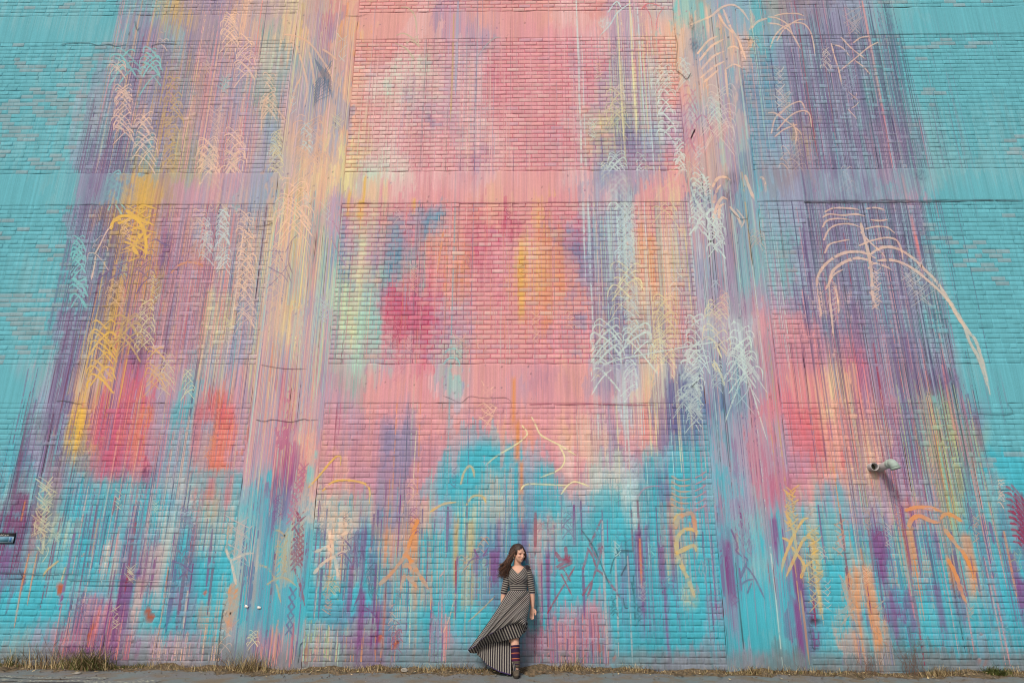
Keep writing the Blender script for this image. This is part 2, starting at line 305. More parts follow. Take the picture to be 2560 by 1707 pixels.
def paint():
    # ---------- veils of runs --------------------------------------------------------------
    field(300,-30,470,120,'PPKLtqo',114,(.8,4.3),(1.,4.),(.35,.75),1)
    field(470,-30,650,150,'KLoPlSPn',153,(.8,4.3),(1.,4.5),(.35,.75),2)
    field(520,40,660,300,'pKlPoC',94,(.8,2.9),(.8,3.5),(.4,.8),3)
    field(225,220,350,600,'uuPPMu',143,(.8,4.3),(.8,3.),(.4,.8),4)
    field(170,560,330,850,'uuuPMu',110,(.8,3.6),(.7,2.4),(.45,.85),5)
    field(330,430,560,760,'uPKprLoMU',247,(.8,4.0),(.8,3.),(.35,.8),6)
    field(540,420,660,800,'loCPcdp',106,(.8,3.6),(.8,3.),(.4,.8),7)
    field(655,380,860,700,'yonKGclLP',341,(.8,4.3),(.8,3.4),(.35,.8),8)
    field(640,760,810,1000,'poKySlGL',254,(.8,3.6),(.6,2.2),(.35,.75),9)
    field(745,-30,890,120,'noykL',93,(.8,4.3),(1.,4.),(.35,.75),10)
    field(1160,-20,1250,200,'lycP',16,(.8,2.9),(.8,3.),(.3,.6),11)
    field(900,-20,1450,400,'kKLSRwl',220,(.8,3.6),(.5,2.5),(.15,.4),12)
    field(900,500,1400,900,'KkSOplG',143,(.8,2.9),(.5,2.0),(.15,.5),13)
    field(1520,-20,1640,160,'yyWLPG',94,(.8,3.6),(.8,3.),(.35,.8),14)
    field(1480,380,1720,640,'WPlyLoG',208,(.8,3.6),(.6,2.6),(.3,.7),15)
    field(1480,700,1780,960,'WjLPlKo',184,(.8,2.9),(.5,2.0),(.3,.75),16)
    field(1690,-20,1900,500,'oLGlPWSn',194,(.8,3.6),(.6,3.),(.2,.55),17)
    field(1750,520,1960,900,'LlPHWc',207,(.8,2.9),(.6,2.6),(.25,.6),18)
    field(1940,-20,2230,150,'uudPPzPH',194,(.8,4.3),(1.,4.5),(.45,.85),19)
    field(1990,280,2300,620,'uudPHzduBl',268,(.8,4.3),(.8,3.2),(.45,.85),20)
    field(2140,100,2370,400,'udPz',65,(.8,2.1),(.8,3.),(.35,.7),21)
    field(2000,650,2360,920,'uPHdzpul',218,(.8,3.6),(.6,2.4),(.4,.8),22)
    field(2110,930,2430,1150,'uPMpUdToeu',209,(.8,3.6),(.5,2.),(.4,.85),23)
    field(2050,1080,2480,1350,'uPpOVdeBc',123,(.8,3.6),(.4,1.5),(.35,.8),24)
    field(2250,20,2500,60,'Pu',32,(.8,1.7),(.2,1.2),(.2,.5),25)
    field(2280,915,2520,935,'Pu',26,(.8,1.7),(.1,.8),(.25,.55),26)
    field(60,900,200,1100,'uPVMuB',83,(.8,4.3),(.6,1.8),(.45,.85),27)
    field(210,1160,520,1330,'uVPpxBu',101,(.8,4.3),(.4,1.4),(.4,.85),28)
    field(240,940,600,1100,'prLKPo',183,(.8,4.3),(.4,1.4),(.35,.75),29)
    field(640,1160,780,1300,'uPVlpT',47,(.8,2.9),(.5,1.6),(.4,.8),30)
    field(800,1180,1010,1400,'VPOoqL',66,(.8,3.6),(.3,1.2),(.35,.8),31)
    field(980,1150,1330,1430,'VqOPLcT',84,(.8,3.6),(.3,1.1),(.3,.75),32)
    field(1330,1150,1700,1420,'TcVPWL',66,(.8,3.6),(.3,1.3),(.25,.65),33)
    field(1690,1000,1960,1400,'UVPlLc',111,(.8,3.6),(.5,1.6),(.25,.6),34)
    field(420,0,640,430,'LPKlo',109,(.8,1.8),(.5,2.),(.3,.6),35)
    field(1440,1000,1525,1090,'wCkw',58,(.8,1.8),(.4,.8),(.4,.8),36)
    field(1985,-20,2260,80,'ddzuX',70,(.8,2.),(2.,6.),(.6,.9),51); field(2010,430,2290,560,'ddzuX',80,(.8,2.2),(1.2,4.5),(.6,.9),52); field(2080,850,2420,960,'dXum',60,(.8,2.2),(.8,2.8),(.6,.9),53)
    field(225,250,350,520,'duMd',60,(.8,2.2),(1.,4.),(.55,.85),54); field(300,-20,2300,700,'dXzum',70,(.8,1.6),(1.,4.),(.45,.8),55); field(30,1000,640,1300,'duVd',60,(.8,2.),(.5,1.8),(.5,.85),56); field(1690,400,1960,900,'Xdzu',34,(.8,1.6),(1.,4.),(.5,.8),57)
    field(395,150,455,420,'qYyq',45,(1.,4.5),(.4,1.6),(.45,.8),58); field(300,430,405,700,'qYYO',80,(1.,5.),(.4,1.6),(.45,.85),59); field(225,640,330,900,'qYOY',70,(1.,5.),(.3,1.2),(.45,.85),60)
    # runs rising from the foot of the wall (ragged tops)
    for (x0,x1,ya,yb,cols,n) in ((1335,1525,1490,1600,'mUPHpu',130),(150,340,1490,1600,'pUPMt',90),(640,745,1530,1640,'pUOuS',55),
                                 (760,850,1540,1620,'eGPoS',60),(1075,1125,1440,1570,'PpHV',30),(860,1010,1560,1620,'VOPP',30),(2090,2240,1560,1640,'nPt',30),(380,560,1560,1640,'oHLx',50)):
        field(x0,ya,x1,yb,cols,n,(1.5,4),(.25,.9),(.5,.9),n)
    # ---------- blocks and swipes ----------------------------------------------------------
    BK(9,'M',255,590,300,1000,.8); BK(9,'M',190,950,245,1400,.8); BK(9,'M',150,1360,285,1568,.9,.1); BK(13,'M',75,0,240,140,.85,.2); BK(13,'V',20,290,130,500,.7,.5)
    BK(13,'V',1110,515,1250,960,.85); BK(13,'V',1120,900,1210,1020,.6); BK(13,'V',600,1180,1130,1400,.75,.05); BK(13,'V',1530,520,1575,640,.8)
    BK(13,'x',1340,250,1530,690,.55); BK(13,'x',1250,560,1350,870,.7); BK(13,'p',900,820,945,1110,.8); BK(13,'p',1010,1000,1040,1200,.7); BK(13,'C',990,200,1030,420,.7)
    BK(14,'V',940,630,1020,1300,.85); BK(14,'V',845,430,905,900,.8); BK(14,'V',900,1240,1200,1420,.85,.03); BK(14,'V',960,100,1040,330,.6); BK(14,'V',1040,330,1080,640,.6); BK(14,'V',745,1080,1080,1200,.5,.3)
    BK(14,'V',2000,290,2050,560,.75); BK(14,'V',2130,300,2240,560,.8); BK(14,'V',2200,0,2260,400,.6); BK(14,'O',1400,0,1500,330,.7,.4); BK(14,'q',1810,0,1870,480,.75,.4); BK(14,'Y',1930,40,2000,330,.5,.4)
    BK(14,'C',660,100,720,340,.7); BK(14,'O',1180,80,1230,300,.5,.5); BK(14,'O',1170,640,1215,1240,.45); BK(14,'O',1465,700,1490,1320,.7)
    BK(15,'V',1110,110,1200,560,.8); BK(15,'V',1160,560,1220,860,.7); BK(15,'V',1200,60,1250,430,.7); BK(15,'V',1330,260,1400,640,.85); BK(15,'V',1370,600,1415,1260,.85); BK(15,'V',1420,60,1475,640,.75,.3)
    BK(15,'V',290,280,355,820,.85); BK(15,'V',60,40,150,320,.6); BK(15,'S',180,20,280,320,.5,.5); BK(15,'r',220,400,290,700,.45,.5); BK(15,'V',1925,220,2020,860,.75); BK(15,'P',1990,700,2060,1100,.6)
    BK(16,'V',910,90,1070,430,.85); BK(16,'V',1000,400,1080,600,.7); BK(16,'V',190,380,300,780,.9); BK(16,'V',215,760,290,1180,.85,.5); BK(16,'V',0,0,80,300,.8); BK(16,'V',1490,140,1550,430,.75); BK(16,'V',2165,300,2260,620,.7); BK(16,'V',2230,560,2352,860,.85)
    BK(16,'V',1235,640,1310,1080,.75); BK(16,'V',1490,600,1570,1040,.7); BK(16,'V',1640,540,1700,960,.6); BK(16,'V',1700,600,1770,960,.6); BK(16,'V',1075,640,1140,1100,.7)
    BK(16,'O',850,430,950,1250,.75,.4); BK(16,'O',770,470,830,760,.75); BK(16,'O',700,440,740,620,.7); BK(16,'O',760,640,810,1150,.7,.4); BK(16,'O',1200,70,1330,430,.65,.4); BK(16,'O',1740,140,1860,560,.65,.5); BK(16,'O',1620,380,1700,640,.65)
    BK(16,'O',1020,880,1080,1220,.45); BK(16,'O',1830,430,1900,600,.55); BK(16,'Y',370,200,430,400,.6); BK(16,'Y',410,540,470,860,.6)
    BK(10,'U',235,170,362,760,.75); BK(10,'U',200,700,320,1240,.75,.5); BK(10,'V',150,1180,240,1500,.6,.5); BK(10,'P',1170,640,1260,1000,.45); BK(10,'P',1110,1080,1200,1540,.45)
    BK(9,'R',930,470,1100,1190,.55,.4); BK(9,'R',1180,310,1310,700,.6); BK(9,'r',1790,540,2170,720,.55,.1); BK(9,'r',1810,440,1900,1000,.55); BK(9,'r',1910,400,1960,700,.6); BK(9,'r',2040,420,2160,900,.5); BK(9,'p',1820,760,2130,1110,.45,.4)
    BK(9,'Y',660,580,820,900,.6,.3); BK(9,'O',1260,560,1440,700,.45,.2); BK(9,'B',800,1250,1340,1330,.7,.3); BK(9,'B',1580,500,1760,720,.8,.5); BK(9,'B',1720,1140,2240,1340,.7,.2); BK(9,'M',1300,1130,1410,1240,.75)
    BK(9,'r',1910,1200,1990,1420,.6); BK(9,'r',2080,1180,2160,1500,.55)
    BK(6,'Y',838,150,880,420,.9,.1); BK(6,'Y',985,25,1022,300,.9,.1); BK(6,'Y',1432,230,1472,345,.95,.1); BK(6,'Y',935,240,1005,440,.7,.3); BK(6,'b',1210,330,1370,970,.55,.2); BK(6,'b',780,420,830,1000,.4)
    BK(6,'j',960,480,1030,1120,.55); BK(6,'q',330,600,390,1000,.6); BK(6,'O',1560,560,1700,760,.3)
    BK(7,'Y',50,560,110,1390,.8,.1); BK(7,'Y',30,770,110,960,.6); BK(7,'O',400,420,470,1180,.5); BK(7,'O',1160,450,1200,690,.7); BK(7,'O',1235,480,1280,1100,.7); BK(7,'C',1360,500,1440,1150,.7); BK(7,'g',1310,250,1350,1100,.5); BK(7,'j',1470,500,1520,900,.6)
    BK(7,'P',520,480,660,800,.45); BK(7,'R',560,420,690,480,.6); BK(7,'o',1980,360,2030,560,.4)
    BK(11,'O',-10,280,40,760,.85,.1); BK(11,'O',20,700,75,1100,.85,.1); BK(11,'O',55,1050,110,1400,.85,.4); BK(11,'D',1380,300,1660,820,.45,.3); BK(11,'p',1170,560,1240,860,.6); BK(11,'C',600,620,720,1060,.4)
    BK(11,'V',1380,1080,1430,1540,.55); BK(11,'B',690,1330,1000,1500,.7,.2); BK(11,'B',280,1080,400,1300,.7,.2); BK(11,'V',1985,840,2060,1240,.45)
    BK(12,'r',160,560,480,960,.5,.3); BK(12,'M',1850,590,1910,960,.7,.5); BK(12,'e',1450,540,1700,1050,.55,.4); BK(12,'T',1480,470,1590,560,.6); BK(12,'o',600,240,700,460,.55); BK(12,'o',720,560,830,960,.5); BK(12,'r',600,400,650,700,.5); BK(12,'r',640,960,700,1200,.6)
    BK(12,'B',490,1230,540,1568,.8); BK(12,'B',600,1280,690,1500,.7)
    BK(3,'j',1085,560,1135,830,.8); BK(3,'j',1100,820,1140,1150,.8); BK(3,'i',1235,480,1290,900,.6); BK(3,'i',1310,820,1370,1300,.5); BK(3,'T',1700,0,1760,170,.85); BK(3,'T',1470,0,1520,90,.7); BK(3,'C',1760,40,1800,300,.6)
    BK(2,'q',405,0,460,330,.5); BK(2,'O',830,0,860,130,.7); BK(2,'R',570,90,730,480,.3); BK(2,'l',300,700,420,1100,.4); BK(2,'z',540,430,720,800,.35); BK(2,'R',2110,440,2350,780,.18)
    BK(1,'q',1620,0,1700,330,.4); BK(1,'u',1190,330,1330,560,.45); BK(1,'u',1180,520,1300,700,.5); BK(1,'p',1890,560,1960,1100,.35)
    BK(5,'M',905,900,950,1200,.75); BK(5,'M',1300,480,1360,800,.7); BK(5,'y',1900,1040,1990,1560,.6); BK(5,'q',1040,350,1500,620,.35,.4); BK(5,'q',960,940,1200,1320,.35,.4)
    BK(5,'M',1505,560,1600,900,.35); BK(8,'p',1290,380,1320,760,.8); BK(8,'p',1210,0,1230,260,.7); BK(8,'K',60,1260,330,1560,.35,.2)
    field(40,1230,1180,1430,'VVuMVOm',70,(3.,9.),(.25,1.1),(.7,.95),61); field(1330,1230,2540,1430,'VVumVOM',80,(3.,9.),(.25,1.1),(.7,.95),62)
    # ---------- long single runs ------------------------------------------------------------
    for (t,c,x,y0,y1,w,a) in [(2,'z',1585,0,5300,2.4,.65),(2,'D',2040,0,5800,2.4,.7),(2,'l',1860,0,900,10,.6),(6,'B',1842,0,4200,4.5,.75),(2,'q',1820,120,1120,6,.7),(2,'d',110,0,1568,2.5,.6),(2,'p',60,0,1568,5,.6),
        (3,'W',595,0,2600,7,.6),(3,'W',640,300,2700,3,.55),(3,'j',965,100,1300,5,.8),(3,'j',1075,0,1200,6,.8),(3,'W',1150,60,1200,4,.7),(3,'X',1642,0,2800,3.5,.75),(3,'X',1820,80,1300,2.4,.6),(3,'q',1900,100,1400,7,.5),
        (3,'z',2180,80,600,2.4,.6),(3,'X',2290,0,300,2.5,.5),(4,'m',240,0,1568,4,.7),(4,'m',430,30,1500,3,.6),(4,'p',860,0,1560,7,.65),(4,'d',900,0,1568,4,.7),(4,'u',990,60,1568,4,.7),(4,'d',0,330,1568,3,.7),(4,'u',760,280,1200,16,.6),
        (5,'d',2065,20,2900,6,.75),(5,'u',2260,0,1560,3,.7),(5,'p',2200,40,1500,5,.6),(5,'M',1510,0,500,5,.6),(5,'d',960,380,1000,4,.6),(5,'u',700,300,1560,4,.6),(5,'u',830,0,700,9,.5),(6,'U',905,560,2700,3,.7),
        (7,'X',1740,0,1568,2.6,.7),(7,'X',1820,640,2900,2.6,.65),(7,'X',2000,370,3000,2.6,.6),(7,'q',2110,0,3200,5,.65),(7,'W',700,250,2300,5,.6),(7,'W',780,100,500,4,.6),(7,'W',1930,600,1500,7,.5),(7,'g',1310,200,1500,7,.6),
        (8,'d',180,0,3000,3.5,.75),(8,'m',410,120,1000,5,.6),(8,'m',690,560,1100,3,.7),(8,'d',1270,0,1500,3.5,.6),(8,'p',1350,560,1000,6,.6),(8,'d',1550,250,1568,2.2,.55),(8,'d',1700,180,2000,2.2,.5),(8,'d',100,0,2600,2.4,.6),
        (9,'d',1890,0,900,5,.7),(9,'d',1800,760,1568,3.5,.7),(9,'u',1870,760,1080,2.5,.6),(10,'m',795,0,1300,3,.65),(10,'O',165,0,900,5,.6),(10,'O',1310,300,1500,4,.55),(10,'O',1530,200,1500,4,.5),(10,'j',1470,800,1500,3,.55),
        (11,'W',770,220,900,5,.6),(11,'W',1000,100,1100,5,.6),(11,'W',1060,560,1150,4,.55),(11,'j',1480,100,1200,3.5,.7),(11,'j',1510,300,1130,3.5,.7),(11,'j',1640,560,1300,3.5,.7),(11,'j',1240,300,1060,4,.6),(11,'j',1290,300,1060,3.5,.6),
        (11,'X',1815,0,1900,3,.7),(11,'X',1895,0,1400,3,.65),(11,'u',2200,400,1568,4,.55),(11,'W',2240,700,1568,4,.5),(12,'m',960,0,3300,6.5,.9),(12,'m',780,0,900,4,.6),(12,'d',210,0,800,2.5,.65),(12,'d',390,0,1100,3,.75),(12,'X',1660,230,1250,4.5,.7),
        (12,'d',1340,500,1568,5,.75),(12,'p',1590,200,900,5,.6),(12,'q',10,0,2600,4.5,.65),(12,'u',1240,700,1400,5,.6),(12,'d',420,220,800,2.5,.65),(16,'X',1580,0,1290,5,.75),(16,'d',1480,300,700,5,.7),(16,'u',1130,100,1300,4,.7),(16,'p',1260,430,1000,5,.6),(16,'p',1540,100,1300,3,.5),
        (16,'p',1990,400,1420,4,.6),(16,'p',2060,560,1440,4,.6),(16,'p',1800,760,1290,3.5,.6),(16,'i',20,300,1400,4,.6),(16,'q',300,700,1400,5,.55),(13,'u',800,0,1200,4,.7),(13,'d',1000,0,560,4,.7),(13,'d',1180,100,560,5,.7),(13,'D',1610,500,1100,11,.75),(13,'u',1430,240,900,3,.7),
        (13,'p',960,280,560,6,.6),(13,'C',1730,700,1080,5,.6),(13,'u',2230,640,1400,3,.6),(13,'M',1790,100,500,12,.6),(14,'m',610,100,680,3,.6),(14,'u',40,0,1400,6,.65),(14,'u',110,0,1380,5,.65),(14,'P',190,0,600,4,.6),(14,'j',1430,640,1250,4,.6),(14,'o',1940,380,880,4,.6),
        (15,'X',1040,180,480,4,.7),(15,'X',1110,560,1060,4,.75),(15,'x',830,60,1400,6,.5),(15,'x',940,240,1330,5,.5),(15,'u',1500,400,1250,4,.55),(15,'X',2050,400,1300,3.5,.7),(15,'x',1060,380,1400,4,.4),(15,'u',1010,760,1010,3,.6)]:
        DR(t,c,x,y0,y1,w,a)
    # ---------- thrown arcs, surveyed --------------------------------------------------------
    for s in ["445,1060 470,940 560,830 700,755 840,745 920,770 1000,810","560,1050 590,930 680,850 800,805 900,815 980,850","930,775 1020,715 1120,700 1230,735 1350,820 1450,920 1540,1010 1650,1170 1750,1330 1850,1490 1910,1568 1990,1830 2040,2060",
              "1000,825 1130,820 1250,855 1360,920 1470,1010 1570,1100 1660,1200 1740,1340 1800,1430 1850,1568 1940,1740 2010,1980","850,480 890,640 930,800 950,960 960,1150 990,1260"]:
        S(8,'C',6.5,s,.85,.25)
    for s in ["830,690 960,640 1090,615 1180,640 1225,730 1240,830","880,540 980,515 1090,520 1170,580","520,760 560,680 650,650 760,630","510,640 560,540 640,495 760,490 850,520","500,520 540,460 640,440 760,450","500,430 560,400 680,410 800,400 900,420",
              "520,380 600,345 740,345 850,360","560,1050 570,1200 590,1400 600,1540","450,1060 470,1200 490,1340","530,1090 600,960 700,900","850,560 930,650 1030,740 1080,800","900,350 980,340 1080,360","940,450 1020,460 1100,450","920,900 980,850 1080,880 1150,920","600,1020 640,1180 650,1320"]:
        S(8,'C',4.2,s,.75,.35)
    weave(1920+985/3.67,427+880/3.67,427+1260/3.67,15,12,'C',3,.6); weave(1920+1300/3.67,427+880/3.67,427+1180/3.67,40,9,'w',2,.4,skew=30)
    weave(1920+480/3.67,427+1100/3.67,427+1340/3.67,7,6,'C',2.5,.5); weave(1920+600/3.67,427+1000/3.67,427+1400/3.67,9,8,'w',2.5,.45)
    for s in ["20,440 60,340 130,260 230,215 330,225 390,300 420,420 430,520","0,215 100,230 200,290 270,400 300,460","60,150 150,130 270,130 340,155","0,160 80,170 180,230 230,330","80,380 150,270 270,190 350,180","590,410 680,440 750,520","1010,390 920,440 800,540 650,660","580,400 610,520 650,650 680,800",
              "780,400 850,350 930,340","670,345 770,450 900,550","800,560 880,620 940,690","0,1040 60,1040 150,1100 280,1200 310,1250","60,1260 150,1190 280,1140","100,1060 180,980 290,935 330,980 345,1060","80,1200 200,1070 310,1020 380,1050 400,1180","30,1230 60,1100 120,1020","230,1130 260,1230 250,1330"]:
        S(4,'C',3.4,s,.75,.35)
    weave(1920+110/3.67,170,270,14,7,'w',2.5,.55); weave(1920+780/3.67,30,75,28,6,'n',2.4,.5); weave(1920+740/3.67,150,240,26,6,'l',2.2,.4); frond(1920+270/3.67,330,420,20,5,'n',2.4,.4)
    for s in ["1640,230 1740,190 1830,150 1930,70 2030,50 2110,100 2180,200","1890,130 1960,240 2060,340 2110,450 2150,560","1940,90 2010,260 2090,380","1720,560 1830,430 1950,360","1740,640 1850,520 1960,470","1730,720 1850,620 1960,560","1960,640 2040,595 2120,630","1700,500 1800,380 1900,330","1760,760 1900,640","1980,450 2040,430 2090,460","2200,260 2260,200 2350,170","1960,640 1980,900"]:
        S(3,'C',5,s,.7,.4)
    for k in range(7): S(3,'U',3.2,f"1570,{800+k*90} 1620,{790+k*80} 1660,{860+k*80} 1700,{960+k*70}",.55); S(3,'U',3.0,f"1690,{820+k*70} 1640,{880+k*80} 1590,{960+k*80}",.4)
    for s in ["1640,1180 1740,1060 1800,1120 1850,1260","1680,1190 1640,1300 1700,1420"]: S(3,'U',3.4,s,.6)
    frond(1280+1900/3.67,215,330,42,8,'w',2.2,.6); frond(1280+1420/3.67,165,330,24,6,'i',3,.75); frond(1280+960/3.67,215,310,26,7,'y',2.4,.55); frond(1280+960/3.67,375,425,22,4,'i',3,.8); frond(1280+1540/3.67,340,430,14,5,'i',4.5,.8)
    S(3,'r',3,"1180,100 1240,40 1320,45 1400,90",.7); S(3,'r',2.6,"1220,60 1270,150 1290,280",.6); S(3,'r',2.4,"1400,60 1340,160 1320,300",.6); S(3,'W',3.4,"880,120 960,20 1010,90",.7); S(3,'W',3.4,"1090,30 970,120 900,230 800,340",.7)
    cloud(1280+840/3.67,60,22,26,'W',.6,1,.6); cloud(1690,80,40,70,'o',.5,2); cloud(1750,110,30,60,'b',.5,3); cloud(1790,140,40,50,'b',.4,4,.6)
    # mint and straw lattices right of the middle
    for (x,y0,y1,hw,n,c,w,a) in [(1545,435,520,26,5,'i',4.2,.85),(1573,480,640,14,14,'i',2.6,.7),(1560,500,640,20,10,'W',2.2,.5),(1745,430,560,20,8,'i',4.2,.85),(1768,440,520,9,7,'i',4,.85),(1790,520,620,20,6,'i',3.6,.8),(1661,430,520,36,6,'y',2.2,.65),
            (1566,650,770,44,4,'j',3,.75),(1570,560,780,16,14,'W',2.2,.5),(1661,730,850,30,8,'y',2.6,.65),(1517,785,870,40,3,'i',4.6,.85),(1593,780,870,40,3,'i',4.6,.85),(1737,780,900,26,5,'i',3.8,.8),(1855,790,900,32,5,'i',3.2,.75),(1580,740,830,20,7,'W',2.6,.6),
            (1517,850,930,36,4,'i',3.4,.75),(1575,890,990,18,9,'i',2.6,.6),(1732,870,1000,26,6,'i',4,.8),(1735,930,1050,18,10,'i',3,.7),(1857,850,960,40,4,'i',3.2,.7),(1661,840,900,34,4,'j',2.4,.6),(1790,740,860,30,6,'j',2.6,.6),(1640,810,900,20,6,'j',2.2,.5)]:
        frond(x,y0,y1,hw,n,c,w,a)
    weave(1575,500,700,16,16,'i',2,.5); weave(1737,900,1060,20,10,'i',2.2,.6,slope=1.8); weave(1855,860,1000,40,5,'W',2.2,.5,slope=1.8)
    for s in ["1850,170 1900,260 1960,420","1860,0 1930,160","1840,200 1880,280"]: S(11,'j',5,s,.8)
    for s in ["1870,0 960,170 790,280","2200,120 2130,280 1990,640 1960,740","2110,190 2200,440 2290,740 2340,900","2180,0 2080,140 1940,360","2060,30 2200,250 2350,480","1650,0 1600,220 1560,400","1740,10 1820,300"]: S(11,'i',3.2,s,.65)
    for s in ["1640,150 1700,300 1780,420 1900,560","1770,420 1840,350 1870,420 1900,620","1680,560 1720,450 1790,380","1760,560 1820,640 1900,760"]: S(7,'i',5,s,.8)
    for s in ["1840,150 1890,70 1960,60 2010,90","1850,300 1880,180 1930,120","1850,440 1880,330 1930,250 1990,270","2000,330 2070,420 2110,520","1900,440 1910,330 1970,300","2140,40 2180,160 2230,280","2280,60 2310,80 2330,200"]: S(7,'C',6,s,.75)
    cloud(1830,450,24,26,'X',.5,5); cloud(1822,490,22,22,'X',.35,6); cloud(1728,60,12,34,'X',.45,7,.6); cloud(1735,115,18,26,'z',.6,8); cloud(2300,440,22,22,'z',.6,9,.6); cloud(2050,640,16,60,'t',.5,10,.5)
    S(7,'C',4,"2060,350 2130,450 2100,530",.5); S(3,'X',3.5,"1505,650 1560,690 1605,730 1650,660",.75,.2,.012); S(3,'X',3,"1500,330 1520,430 1505,560 1510,650",.5,.5,.006)
    # left half
    for (x,y0,y1,hw,n,c,w,a) in [(313,120,175,38,3,'T',4,.7),(376,115,190,26,4,'T',4,.75),(308,205,330,26,8,'C',3.2,.75),(362,280,400,28,7,'C',3.2,.75),(433,190,300,22,6,'q',3.4,.8),(425,290,420,16,9,'q',3.6,.7),(575,30,110,22,7,'C',3,.65),(612,80,180,24,6,'C',3,.65),
            (520,340,425,30,6,'C',3,.6),(585,320,420,28,7,'C',3,.65),(672,180,280,20,6,'C',3,.6),(776,290,430,46,9,'o',2.4,.6),(692,325,425,16,9,'y',2.4,.65),(285,425,500,22,7,'T',3.2,.7),(196,585,740,20,10,'T',4.4,.7),
            (362,620,700,26,4,'u',3,.65),(320,780,860,38,5,'q',3.6,.8),(260,795,860,36,3,'Y',4.6,.85),(365,745,860,24,7,'y',2.6,.65),(253,860,960,32,4,'Y',4.4,.8),(390,860,960,28,5,'Y',2.8,.65),(418,880,980,22,5,'y',2.4,.6),(470,920,980,14,4,'j',2.4,.6),
            (558,520,660,18,12,'W',2.6,.65),(613,520,800,24,18,'C',2.6,.6),(735,440,560,44,9,'C',2.8,.6),(690,600,760,20,10,'o',2.4,.5),(530,430,470,32,4,'y',2.4,.6),(515,540,640,16,8,'W',2.2,.5)]:
        frond(x,y0,y1,hw,n,c,w,a)
    for (y,h) in ((445,20),(475,24),(505,26),(535,24),(565,28),(600,30)):
        weave(350,y,y+h*1.4,46,3,'Y',4.6,.75,slope=.7,skew=-6)
    for s in ["1030,470 1090,425 1180,415 1260,450 1320,540 1340,640 1340,760 1320,830","1080,480 1180,450 1250,400","1230,700 1280,610 1330,560","1020,540 1040,470 1130,430","1220,700 1260,760 1280,780"]: S(5,'Y',7.5,s,.85,.2)
    for s in ["870,770 920,680 980,560 1030,500","840,1000 870,860 880,770"]: S(5,'C',4,s,.75)
    for s in ["1390,650 1430,630 1500,670 1560,690","880,1010 960,950 1060,880 1170,840 1180,900 1150,1080","930,1080 1030,980 1150,930 1210,980","1060,860 1130,970 1160,1100"]: S(5,'u',3.6,s,.7)
    scribble(330,620,40,60,14,'u',2.4,.55); scribble(425,630,30,60,12,'M',2.6,.55); scribble(485,640,30,40,10,'O',3,.6); S(5,'O',5,"1570,940 1640,870 1740,840 1840,860 1870,890",.75); cloud(500,640,30,46,'O',.35,11)
    S(5,'M',5,"1500,20 1430,260 1380,480 1300,760 1270,830",.65); cloud(345,520,50,80,'q',.35,12); cloud(330,700,40,60,'q',.4,13); cloud(285,800,50,46,'q',.4,14); cloud(415,60,30,60,'q',.3,15)
    for s in ["260,320 350,330 450,370 530,440 600,540 670,650 710,760","610,455 680,500 750,560","330,330 320,400","370,420 430,600 470,800 440,1000","490,480 520,650 540,800","310,1040 360,820 420,700"]: S(2,'o',4.5,s,.75)
    for k in range(9): S(2,'z',2.4,f"{540+k*18},{540+k*20} {600+k*12},{680+k*18} {690},{820+k*12}",.5); S(2,'z',2.2,f"{700-k*4},{560+k*40} {610-k*6},{690+k*30} {510+k*3},{800+k*22}",.4)
    for s in ["1330,70 1400,80 1460,160 1480,330","1290,330 1350,310 1430,350 1500,440","1280,400 1380,450 1460,560","1480,330 1500,440"]: S(2,'e',3,s,.55)
    scribble(1035,100,30,14,10,'e',3.,.5); cloud(1230,190,30,60,'R',.35,16); S(2,'g',3,"2030,530 2120,410 2200,350 2260,350",.5)
    cloud(1160,400,40,30,'U',.4,17,.6); cloud(1215,390,30,30,'R',.3,18,.6); cloud(1470,190,12,30,'m',.35,19,.6)
    S(2,'o',3.4,"50,1200 60,1000 110,880 150,860 200,960",.6); S(2,'o',3.4,"80,960 140,940 230,1050 290,1130",.5)
    for s in ["120,730 200,740 270,750","110,880 180,920 250,960 300,1030","270,750 330,640 390,580","200,740 260,860 330,1040","100,1080 220,960 320,830","330,640 300,820 340,960"]: S(6,'u',2.4,s,.55)
    S(6,'U',3,"700,460 740,520 780,640",.5); S(6,'U',2.4,"690,620 760,760 840,900",.5); scribble(985,830,40,50,18,'m',2.4,.45); cloud(985,800,34,56,'R',.45,20,.45); cloud(1180,580,24,70,'R',.4,21,.5); scribble(1170,660,24,30,10,'u',2,.45)
    S(6,'O',4,"1720,560 1690,760 1660,950",.5); weave(1340,780,860,16,5,'C',2.4,.4); weave(1150,840,900,20,5,'o',2.4,.4); scribble(1200,860,22,30,8,'o',2.2,.45); weave(1220,960,1060,26,9,'C',2.8,.6); weave(1000,890,950,24,7,'U',2.6,.5)
    for k in range(4): S(10,'T',4,f"1720,{120+k*90} 1770,{70+k*85} 1840,{70+k*85} 1880,{130+k*90}",.6)
    cloud(1185,520,30,60,'O',.25,22,.6)
    # thin layered marks everywhere the coats were worked
    r9 = np.random.default_rng(77)
